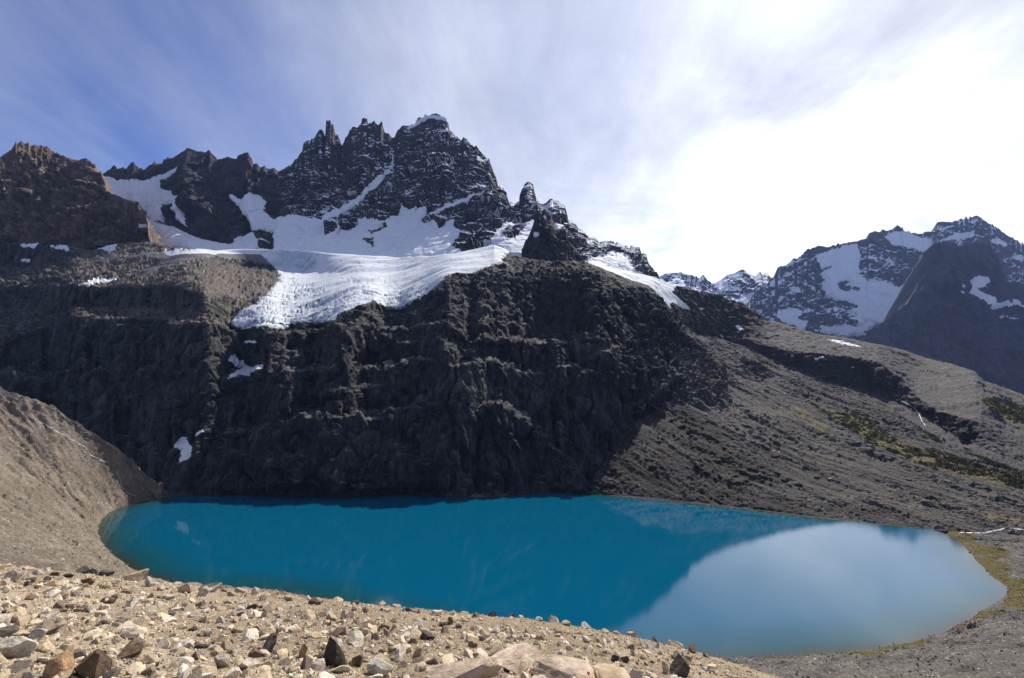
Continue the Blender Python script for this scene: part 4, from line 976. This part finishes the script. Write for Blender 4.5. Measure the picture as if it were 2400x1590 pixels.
def scatter(name, mat, pos, size, sub, seed, kinds=6, flat=(0.35, 0.75), sink=0.30):
    """many stones nobody could count, in one mesh"""
    r = np.random.default_rng(seed); VV, FF = [], []; off = 0
    which_ = r.integers(0, kinds, len(pos))
    for k in range(kinds):
        v, f = rock_shape(seed * 31 + k, sub, 9)
        idx = np.where(which_ == k)[0]
        if len(idx) == 0: continue
        n = len(idx)
        q = r.normal(size=(n, 4)); q[:, 1:3] *= 0.45; q /= np.linalg.norm(q, axis=1)[:, None]
        w_, x_, y_, z_ = q.T
        R = np.stack([1 - 2 * (y_ * y_ + z_ * z_), 2 * (x_ * y_ - z_ * w_), 2 * (x_ * z_ + y_ * w_), 2 * (x_ * y_ + z_ * w_), 1 - 2 * (x_ * x_ + z_ * z_), 2 * (y_ * z_ - x_ * w_), 2 * (x_ * z_ - y_ * w_), 2 * (y_ * z_ + x_ * w_), 1 - 2 * (x_ * x_ + y_ * y_)], -1).reshape(n, 3, 3)
        sc = size[idx][:, None] * np.stack([r.uniform(0.8, 1.25, n), r.uniform(0.7, 1.1, n), r.uniform(*flat, n)], -1)
        vv_ = np.einsum('nij,vnj->nvi', R, v[:, None, :] * sc[None])
        vv_ = vv_ + pos[idx][:, None, :] + np.array([0, 0, 1.0]) * (size[idx] * (0.35 - sink))[:, None, None]
        VV.append(vv_.reshape(-1, 3)); FF.append((f[None] + (np.arange(n) * len(v))[:, None, None]).reshape(-1, 3) + off); off += n * len(v)
    o = mesh_from(name, np.concatenate(VV), np.concatenate(FF), mat, False)
    return tag(o, kind='stuff')

def fg_sample(n, seed, y0=4.2, y1=24.0, p=1.0):
    r = np.random.default_rng(seed)
    y = y0 * (y1 / y0) ** (r.random(n) ** p); k = r.uniform(-1.2, 0.85, n); x = k * y
    return np.stack([x, y, fg_height(x, y)], -1)

pos = fg_sample(48000, 101); sz = 0.014 + 0.036 * RNG.random(48000) ** 2.2; sz *= (pos[:, 1] / 7.0) ** 0.35
scatter('gravel', M_GRAVEL, pos, sz, 0, 11)
pos = fg_sample(7500, 104, 4.2, 12.0, 1.0); sz = 0.03 + 0.27 * RNG.random(7500) ** 6.0
scatter('gravel', M_GRAVEL, pos, sz, 1, 13, kinds=9)
pos = fg_sample(5200, 102); sz = 0.05 + 0.09 * RNG.random(5200) ** 2.4; sz *= (pos[:, 1] / 8.0) ** 0.3
clump = fbm(pos / 1.6, 3, 0.5, 111); keep = clump > -0.12
scatter('gravel', M_GRAVEL, pos[keep], sz[keep], 1, 12)

def on_fg(u, v):
    x, m_ = ray(u, v); x = float(x); m_ = float(m_)
    y = np.arange(2.0, 27.0, 0.02)
    g = fg_height(x * y, y) - m_ * y
    i = np.where(g >= 0)[0]
    i = i[0] if len(i) else int(np.argmax(g))
    return x * y[i], y[i], float(fg_height(x * y[i], y[i]))

SHAPES = {}
def stone(name, loc, w, h, kind, seed, depth=None, sub=3, turn=None, tilt=0.0, sink=0.22):
    key = (kind, seed % 9, sub)
    if key not in SHAPES:
        v, f = rock_shape(900 + (seed % 9) * 7 + len(kind), sub, 10 + seed % 5, 1.0, 0.06)
        me_o = mesh_from(name, v, f, SM[kind], False); SHAPES[key] = me_o.data; o_ = me_o
    else:
        o_ = bpy.data.objects.new(name, SHAPES[key]); COL.objects.link(o_)
    r = np.random.default_rng(seed + 5000)
    o_.rotation_euler = (tilt + r.uniform(-0.2, 0.2), r.uniform(-0.25, 0.25), turn if turn is not None else r.uniform(0, 6.28))
    o_.scale = (w, depth or w * r.uniform(0.7, 1.0), h)
    o_.location = (loc[0], loc[1], loc[2] + h * (0.5 - sink) * 0.9)
    return o_

HAND = [
 (33,1536,82,52,'pale','rock','broad flat pale boulder in the bottom left corner of the slope'),
 (14,1494,60,30,'dark','rock','dark brown broken block just above the flat pale corner boulder'),
 (136,1584,70,60,'orange','rock','rounded orange rock at the bottom edge near the left corner'),
 (210,1584,78,60,'brown','rock','brown grey boulder right beside the rounded orange rock'),
 (308,1540,66,40,'brown','rock','brown flat topped boulder with a dark shaded side above the orange rock'),
 (352,1556,60,22,'tan','rock','thin tan slab in front of the brown flat topped boulder'),
 (312,1424,40,24,'pale','rock','white grey rounded stone lying alone on the bare gravel at left'),
 (300,1432,18,10,'pale','rock','small pale stone touching the front of the lone white grey stone'),
 (396,1444,27,18,'dark','rock','dark stone with a pale edge right of the lone white grey stone'),
 (322,1362,48,30,'tan','rock','angular tan block on the brow of the slope near the left end of the lake'),
 (352,1376,32,26,'pale','rock','pale blocky stone leaning against the angular tan block on the brow'),
 (377,1386,20,14,'pale','rock','small white stone just below the pale blocky stone on the brow'),
 (433,1390,27,24,'pink','rock','pinkish pointed stone on the brow of the slope below the lake'),
 (488,1388,46,24,'pale','rock','tilted slab with a white top on the brow of the slope'),
 (476,1398,24,20,'pale','rock','grey chunk propped under the tilted white topped slab'),
 (598,1394,22,19,'pale','rock','round white stone on the skyline of the slope against the blue water'),
 (643,1397,22,13,'tan','rock','small tan stone right of the round white stone on the skyline'),
 (627,1527,32,42,'dark','rock','dark upright triangular shard in the middle of the pale rubble'),
 (618,1448,24,17,'dark','rock','small dark pyramid stone above the dark triangular shard'),
 (207,1371,30,18,'brown','rock','brown stone on the bare tan patch left of the brow rocks'),
 (30,1362,42,24,'pale','rock','pale rounded stone at the left edge of the picture on the brow'),
 (12,1370,26,14,'pale','rock','white stone half hidden in front of the pale rounded stone at the left edge'),
 (196,1341,26,18,'dark','rock','leftmost of three dark stones on the brow above the bare tan patch'),
 (218,1341,18,17,'dark','rock','middle one of three dark stones on the brow above the bare tan patch'),
 (246,1347,30,17,'dark','rock','grey dark slab, rightmost of the three stones on the brow'),
 (515,1564,46,34,'pale','rock','pale chunky boulder below and left of the dark triangular shard'),
 (582,1566,56,32,'pale','rock','pale boulder with a dark underside below the dark triangular shard'),
 (600,1540,38,20,'brown','rock','brown wedge between the dark shard and the pale boulder'),
 (146,1490,30,20,'tan','rock','tan stone with a dark notch above the orange rock'),
 (90,1500,46,26,'pale','rock','pale sloping slab between the dark broken block and the tan notched stone'),
 (430,1520,40,22,'pale','rock','pale grey slab midway between the brown boulder and the dark shard'),
 (436,1554,34,20,'tan','rock','tan wedge right of the thin tan slab'),
 (776,1556,58,62,'dark','rock','largest dark rounded boulder in the pale rubble below the lake'),
 (840,1558,38,32,'brown','rock','brown block just right of the largest dark rounded boulder'),
 (709,1542,22,32,'orange','rock','upright orange tan stone left of the largest dark rounded boulder'),
 (740,1566,30,20,'dark','rock','dark wedge at the left foot of the largest dark rounded boulder'),
 (836,1510,54,27,'pale','rock','pale sloping slab above the brown block'),
 (722,1452,44,20,'tan','rock','long tan slab in the gravel above the dark triangular shard'),
 (1039,1467,28,18,'tan','rock','left one of two touching stones on the skyline against the blue water'),
 (1056,1464,20,19,'brown','rock','right one of two touching stones on the skyline against the blue water'),
 (856,1436,19,17,'tan','rock','single rounded tan stone on the skyline below the dark shallow water'),
 (1160,1482,36,16,'pale','rock','low pale slab on the skyline right of the two touching stones'),
 (1000,1500,32,22,'dark','rock','dark jagged stone in the middle of the gravel below the skyline'),
 (860,1474,42,16,'brown','rock','flat brown stone above the pale sloping slab'),
 (930,1545,44,28,'pale','rock','pale block left of the orange bedrock slabs'),
 (890,1580,60,36,'pale','rock','broad pale boulder at the bottom edge below the brown block'),
 (980,1535,34,22,'tan','rock','tan block at the upper left corner of the orange bedrock'),
 (1234,1489,16,15,'pink','rock','small pointed pinkish stone on the skyline at mid slope'),
 (1268,1500,24,13,'tan','rock','low tan stone on the skyline right of the small pointed one'),
 (1440,1552,20,17,'dark','rock','left one of two dark stones beside the right end of the bedrock'),
 (1464,1553,25,20,'dark','rock','right one of two dark stones beside the right end of the bedrock'),
 (1589,1582,60,42,'dark','rock','dark slab leaning at the right end of the pale slope'),
 (1560,1578,16,28,'pale','rock','narrow pale stone standing against the dark leaning slab'),
 (1485,1536,17,14,'pale','rock','small white stone on the skyline above the two dark stones'),
 (1530,1552,26,14,'tan','rock','tan stone on the skyline between the small white stone and the dark slab'),
 (1060,1592,230,70,'pink','rock_slab','orange stained bedrock slab at the bottom edge, left one of the group'),
 (1210,1568,190,56,'pink','rock_slab','greenish orange bedrock slab, highest one of the group'),
 (1330,1590,170,64,'pink','rock_slab','pinkish bedrock slab at the bottom edge in the middle of the group'),
 (1430,1596,150,52,'tan','rock_slab','tan bedrock slab, rightmost and lowest one of the group'),
]
for i, (u, v, w, h, kind, nm, lab) in enumerate(HAND):
    x, y, z0 = on_fg(u, v)
    s_ = y / F
    big = nm == 'rock_slab'
    o = stone(nm, (x, y, z0), w * s_, h * s_ * (1.0 if big else 1.25), kind, 40 + i, depth=(w * s_ * 0.8 if big else None), sub=4 if w > 60 else 3, turn=(0.3 * (i % 5) if big else None), sink=0.35 if big else 0.2)
    tag(o, lab, 'bedrock slab' if big else 'rock', 'bedrock slabs at the bottom edge' if big else None)

KINDS = [('pale', 'pale grey angular stone lying among the gravel of the near slope', 'pale stones on the near slope'),
         ('tan', 'tan angular stone lying among the gravel of the near slope', 'tan stones on the near slope'),
         ('brown', 'brown angular stone lying among the gravel of the near slope', 'brown stones on the near slope'),
         ('dark', 'dark grey angular stone lying among the gravel of the near slope', 'dark stones on the near slope'),
         ('pink', 'pinkish angular stone lying among the gravel of the near slope', 'pinkish stones on the near slope')]
r = np.random.default_rng(77)
pts = fg_sample(1500, 103, 4.6, 20.0, 0.75)
pu, pv = project(pts); hand_uv = np.array([(p[0], p[1], p[2]) for p in HAND])
n = 0; taken = []
for p, u, v in zip(pts, pu, pv):
    if n >= 228: break
    if not (-20 < u < 1680 and v < 1600): continue
    if 980 < u < 1500 and v > 1505 + 0.02 * abs(u - 1230): continue
    w = r.uniform(16, 30) if r.random() < 0.75 else r.uniform(30, 50)
    if v < 1440: w = min(w, 26)
    if np.min(np.hypot(hand_uv[:, 0] - u, hand_uv[:, 1] - v) - 0.55 * hand_uv[:, 2]) < 0.4 * w: continue
    if taken and min(math.hypot(u - a, (v - b_) * 1.4) - 0.5 * c_ for a, b_, c_ in taken) < 0.35 * w: continue
    taken.append((u, v, w))
    kind, lab, grp = KINDS[r.choice(5, p=[0.42, 0.27, 0.12, 0.10, 0.09])]
    s_ = p[1] / F
    o = stone('stone', p, w * s_, w * s_ * r.uniform(0.45, 0.8), kind, int(r.integers(0, 900)), sub=2)
    tag(o, lab, 'stone', grp); n += 1

# stones on the banks and slopes
def grid_pick(G, n, seed, ok):
    r = np.random.default_rng(seed); idx = np.flatnonzero(ok.ravel()); idx = r.choice(idx, n, replace=len(idx) < n)
    return G.reshape(-1, 3)[idx] + r.normal(size=(n, 3)) * np.array([0.5, 0.5, 0.0])
BU, BV = project(Pb)
okb = np.zeros(BU.shape, bool); okb[4:-6] = True; okb &= (BU > -100) & (BU < 2500) & (Pb[..., 1] > 30)
pos = grid_pick(Pb, 9000, 201, okb & (Pb[..., 0] > 0)); sz = (0.15 + 0.75 * RNG.random(9000) ** 4)
scatter('rubble', M_RUBBLE, pos, sz, 0, 21, sink=0.25)
M_WARM = stone_material('warm_rubble', [(0.13, 0.11, 0.09), (0.2, 0.17, 0.135), (0.27, 0.22, 0.165), (0.42, 0.37, 0.31)], True, 1.5)
pos = grid_pick(Pb, 9000, 202, okb & (Pb[..., 0] < -40)); sz = (0.15 + 0.7 * RNG.random(9000) ** 4)
scatter('rubble', M_WARM, pos, sz, 0, 22, sink=0.25)
oke = np.zeros(PU.shape, bool); oke[12:ivE - 4] = True; oke &= (PU > 1385) & (PU < 2450) & (steep < 0.6) & (PV > 780)
pos = grid_pick(Pe2, 9000, 203, oke); sz = (0.35 + 1.3 * RNG.random(9000) ** 5)
scatter('rubble', M_RUBBLE, pos, sz, 0, 23, sink=0.25)

def surface_at(u, v, grids):
    best = None
    for G in grids:
        a, b_ = project(G); d = np.hypot(a - u, b_ - v); i = np.unravel_index(np.argmin(d), d.shape)
        if best is None or d[i] < best[0]: best = (d[i], G[i])
    return best[1]
vis = Pe2[6:ivE - 2]
for i, (u, v, w, h, kind, lab) in enumerate([(1815, 1068, 32, 15, 'tan', 'large tan flat topped boulder alone on the grey slope above the lake'),
        (1836, 1075, 18, 9, 'brown', 'small brown boulder at the right foot of the large tan boulder on the slope'),
        (1889, 1097, 20, 10, 'dark', 'dark boulder on the grey slope down to the right of the large tan boulder')]):
    p = surface_at(u, v, [vis]); s_ = p[1] / F
    o = stone('boulder', p, w * s_, h * s_ * 1.2, kind, 300 + i, sub=3, turn=0.2, sink=0.2)
    tag(o, lab, 'boulder')

# ------------------------------------------------------------------ streams
m, t, b = principled('foaming_water')
p = t.new('ShaderNodeTexCoord').outputs['Object']
c = t.mix(t.ramp(t.noise(p, 0.9, 6, 0.7), 0.38, 0.58), (0.10, 0.10, 0.10), (0.62, 0.64, 0.66))
t.link(c, b.inputs['Base Color']); b.inputs['Roughness'].default_value = 0.35
M_FOAM = m
def ribbon(name, px, grids, width, lift, seed, kind='structure'):
    px = np.array(px, float); L = np.concatenate([[0], np.cumsum(np.hypot(*np.diff(px, axis=0).T))])
    tt_ = np.linspace(0, L[-1], int(L[-1] / 2.5))
    uu = np.interp(tt_, L, px[:, 0]); vv_ = np.interp(tt_, L, px[:, 1])
    jj = fbm(np.stack([tt_ / 9, 0 * tt_, 0 * tt_], -1), 3, 0.6, seed)
    P0 = np.array([surface_at(a + 2 * k, b_, grids) for a, b_, k in zip(uu, vv_, jj)])
    P0 = blur(P0, 1, 0)
    T = np.gradient(P0, axis=0); side = np.cross(T, np.array([0, -0.5, 1.0])); side /= np.linalg.norm(side, axis=1)[:, None] + 1e-9
    w_ = width * (0.7 + 0.9 * np.abs(fbm(np.stack([tt_ / 5, 0 * tt_, 0 * tt_], -1), 3, 0.6, seed + 1)))[:, None]
    up = np.array([0, -0.4, 1.0]) * lift
    G = np.stack([P0 - side * w_ - up * 0.6, P0 - side * w_ * 0.5 + up, P0 + side * w_ * 0.5 + up, P0 + side * w_ - up * 0.6], 0)
    return tag(mesh_from(name, G, grid_faces(*G.shape[:2]), M_FOAM, True), kind=kind)
bankv = Pb[3:-2]
ribbon('stream', C5((170,800),(265,850),(350,900),(430,940),(510,985),(590,1030),(625,1085),(700,1125),(760,1140)), [bankv], 0.34, 0.22, 5)
ribbon('stream', C5((805,1190),(830,1240),(840,1300),(880,1345),(950,1375)), [bankv], 0.2, 0.2, 6)
ribbon('stream', [(2247,1249.5),(2280,1251),(2309,1251),(2324,1246.5),(2342,1243.6),(2362,1238),(2377,1240.6),(2410,1244),(2480,1248)], [bankv, Pe2[4:60]], 0.9, 0.35, 7)
o = ribbon('waterfall', C4((1560,1270),(1600,1280),(1640,1300),(1700,1340),(1712,1370),(1720,1400),(1735,1420),(1748,1440)), [P2n[8:iv2]], 0.5, 0.6, 8, None)
tag(o, 'thin white waterfall running down the dark rock step on the right slope', 'waterfall')

# ------------------------------------------------------------------ shrubs and tufts
m, t, b = principled('shrub_leaves')
g = t.new('ShaderNodeNewGeometry').outputs['Random Per Island']
c = t.mix(g, (0.030, 0.038, 0.008), (0.13, 0.115, 0.02))
t.link(c, b.inputs['Base Color']); b.inputs['Roughness'].default_value = 0.8
M_LEAF = m
def shrub_mass(name, G, polys, n, size, seed):
    a, b_ = project(G); ok = np.zeros(a.shape, bool)
    jj = 4 * fbm(np.stack([a / 12, b_ / 12, 0 * a], -1), 3, 0.6, seed)
    for pg in polys: ok |= inside(pg, a + jj, b_ + jj)
    dens = fbm(G / 14, 3, 0.6, seed + 1) > -0.1
    r = np.random.default_rng(seed)
    p0 = grid_pick(G, n, seed, ok & dens)
    k = 34
    rad_ = size * r.uniform(0.5, 1.25, n)
    d = r.normal(size=(n, k, 3)); d /= np.linalg.norm(d, axis=-1, keepdims=True); d[..., 2] = np.abs(d[..., 2]) * 0.85
    c0 = p0[:, None] + d * (rad_[:, None, None] * r.uniform(0.55, 1.0, (n, k, 1)))
    e1 = r.normal(size=(n, k, 3)); e2 = r.normal(size=(n, k, 3))
    e1 *= (0.28 * rad_[:, None, None]) / np.linalg.norm(e1, axis=-1, keepdims=True); e2 *= (0.28 * rad_[:, None, None]) / np.linalg.norm(e2, axis=-1, keepdims=True)
    V = np.stack([c0 - e1, c0 + e2, c0 + e1, c0 - e2], 2).reshape(-1, 3)
    return tag(mesh_from(name, V, np.arange(len(V)).reshape(-1, 4), M_LEAF, False), kind='stuff')
shrub_mass('shrubbery', Pe2[10:ivE - 1], [C7((1250,395),(1400,470),(1500,460),(1580,490),(1650,550),(1750,630),(1900,650),(2100,720),(2363,800),(2363,850),(2200,800),(2050,770),(1800,710),(1650,640),(1560,600),(1400,510))], 1500, 1.5, 301)
shrub_mass('shrubbery', np.concatenate([Pe2[10:ivE - 1].reshape(1, -1, 3), P2n[6:iv2].reshape(1, -1, 3)], 1), [C7((1830,540),(1950,590),(2150,680),(2363,770),(2363,800),(2200,720),(2000,640),(1900,600))], 500, 1.3, 302)
shrub_mass('shrubbery', P2n[10:iv2], [C4((2080,1270),(2180,1260),(2352,1310),(2352,1430),(2200,1380))], 500, 1.8, 303)

M_TUFT = bpy.data.materials.new('tuft'); M_TUFT.use_nodes = True
M_TUFT.node_tree.nodes['Principled BSDF'].inputs['Base Color'].default_value = (0.17, 0.15, 0.03, 1)
for i, (u, v, w, lab) in enumerate([(240, 1380, 26, 'yellow green tuft on the bare tan patch near the brow'), (292, 1466, 16, 'small green tuft below the lone white grey stone'), (165, 1548, 34, 'yellow green tuft behind the rounded orange rock'),
        (674, 1458, 18, 'bright green tuft beside the long tan slab'), (882, 1478, 16, 'little yellow tuft at the right end of the flat brown stone'), (818, 1560, 30, 'olive tuft between the dark rounded boulder and the brown block'), (925, 1530, 30, 'pale green tuft above the pale block')]):
    x, y, z0 = on_fg(u, v); s_ = y / F * w
    r = np.random.default_rng(400 + i); k = 90
    a = r.uniform(0, 6.28, k); rr = s_ * 0.5 * np.sqrt(r.random(k)); bx = x + np.cos(a) * rr; by = y + np.sin(a) * rr; bz = fg_height(bx, by) - 0.01
    hgt_ = s_ * r.uniform(0.25, 0.55, k); lean = r.normal(size=(k, 2)) * s_ * 0.18; wv = s_ * 0.035
    B0 = np.stack([bx, by, bz], -1); tip = B0 + np.stack([lean[:, 0], lean[:, 1], hgt_], -1); sd = np.stack([np.cos(a), -np.sin(a), 0 * a], -1) * wv
    V = np.stack([B0 - sd, B0 + sd, tip], 1).reshape(-1, 3)
    o = mesh_from('grass_tuft', V, np.arange(len(V)).reshape(-1, 3), M_TUFT, False); tag(o, lab, 'grass tuft')

# ------------------------------------------------------------------ air
m = bpy.data.materials.new('haze'); m.use_nodes = True
t = NT(m.node_tree); t.n.clear()
out_ = t.new('ShaderNodeOutputMaterial'); pv_ = t.new('ShaderNodeVolumePrincipled')
pv_.inputs['Color'].default_value = (0.38, 0.54, 1.0, 1); pv_.inputs['Density'].default_value = 2.5e-5; pv_.inputs['Anisotropy'].default_value = 0.2
t.link(pv_.outputs[0], out_.inputs['Volume'])
bx = np.array([(x, y, z_) for x in (-2600, 7500) for y in (-320, 5700) for z_ in (-430, 1250)], float)
tag(mesh_from('haze', bx, [(0, 1, 3, 2), (4, 6, 7, 5), (0, 4, 5, 1), (2, 3, 7, 6), (0, 2, 6, 4), (1, 5, 7, 3)], m, False), kind='stuff')
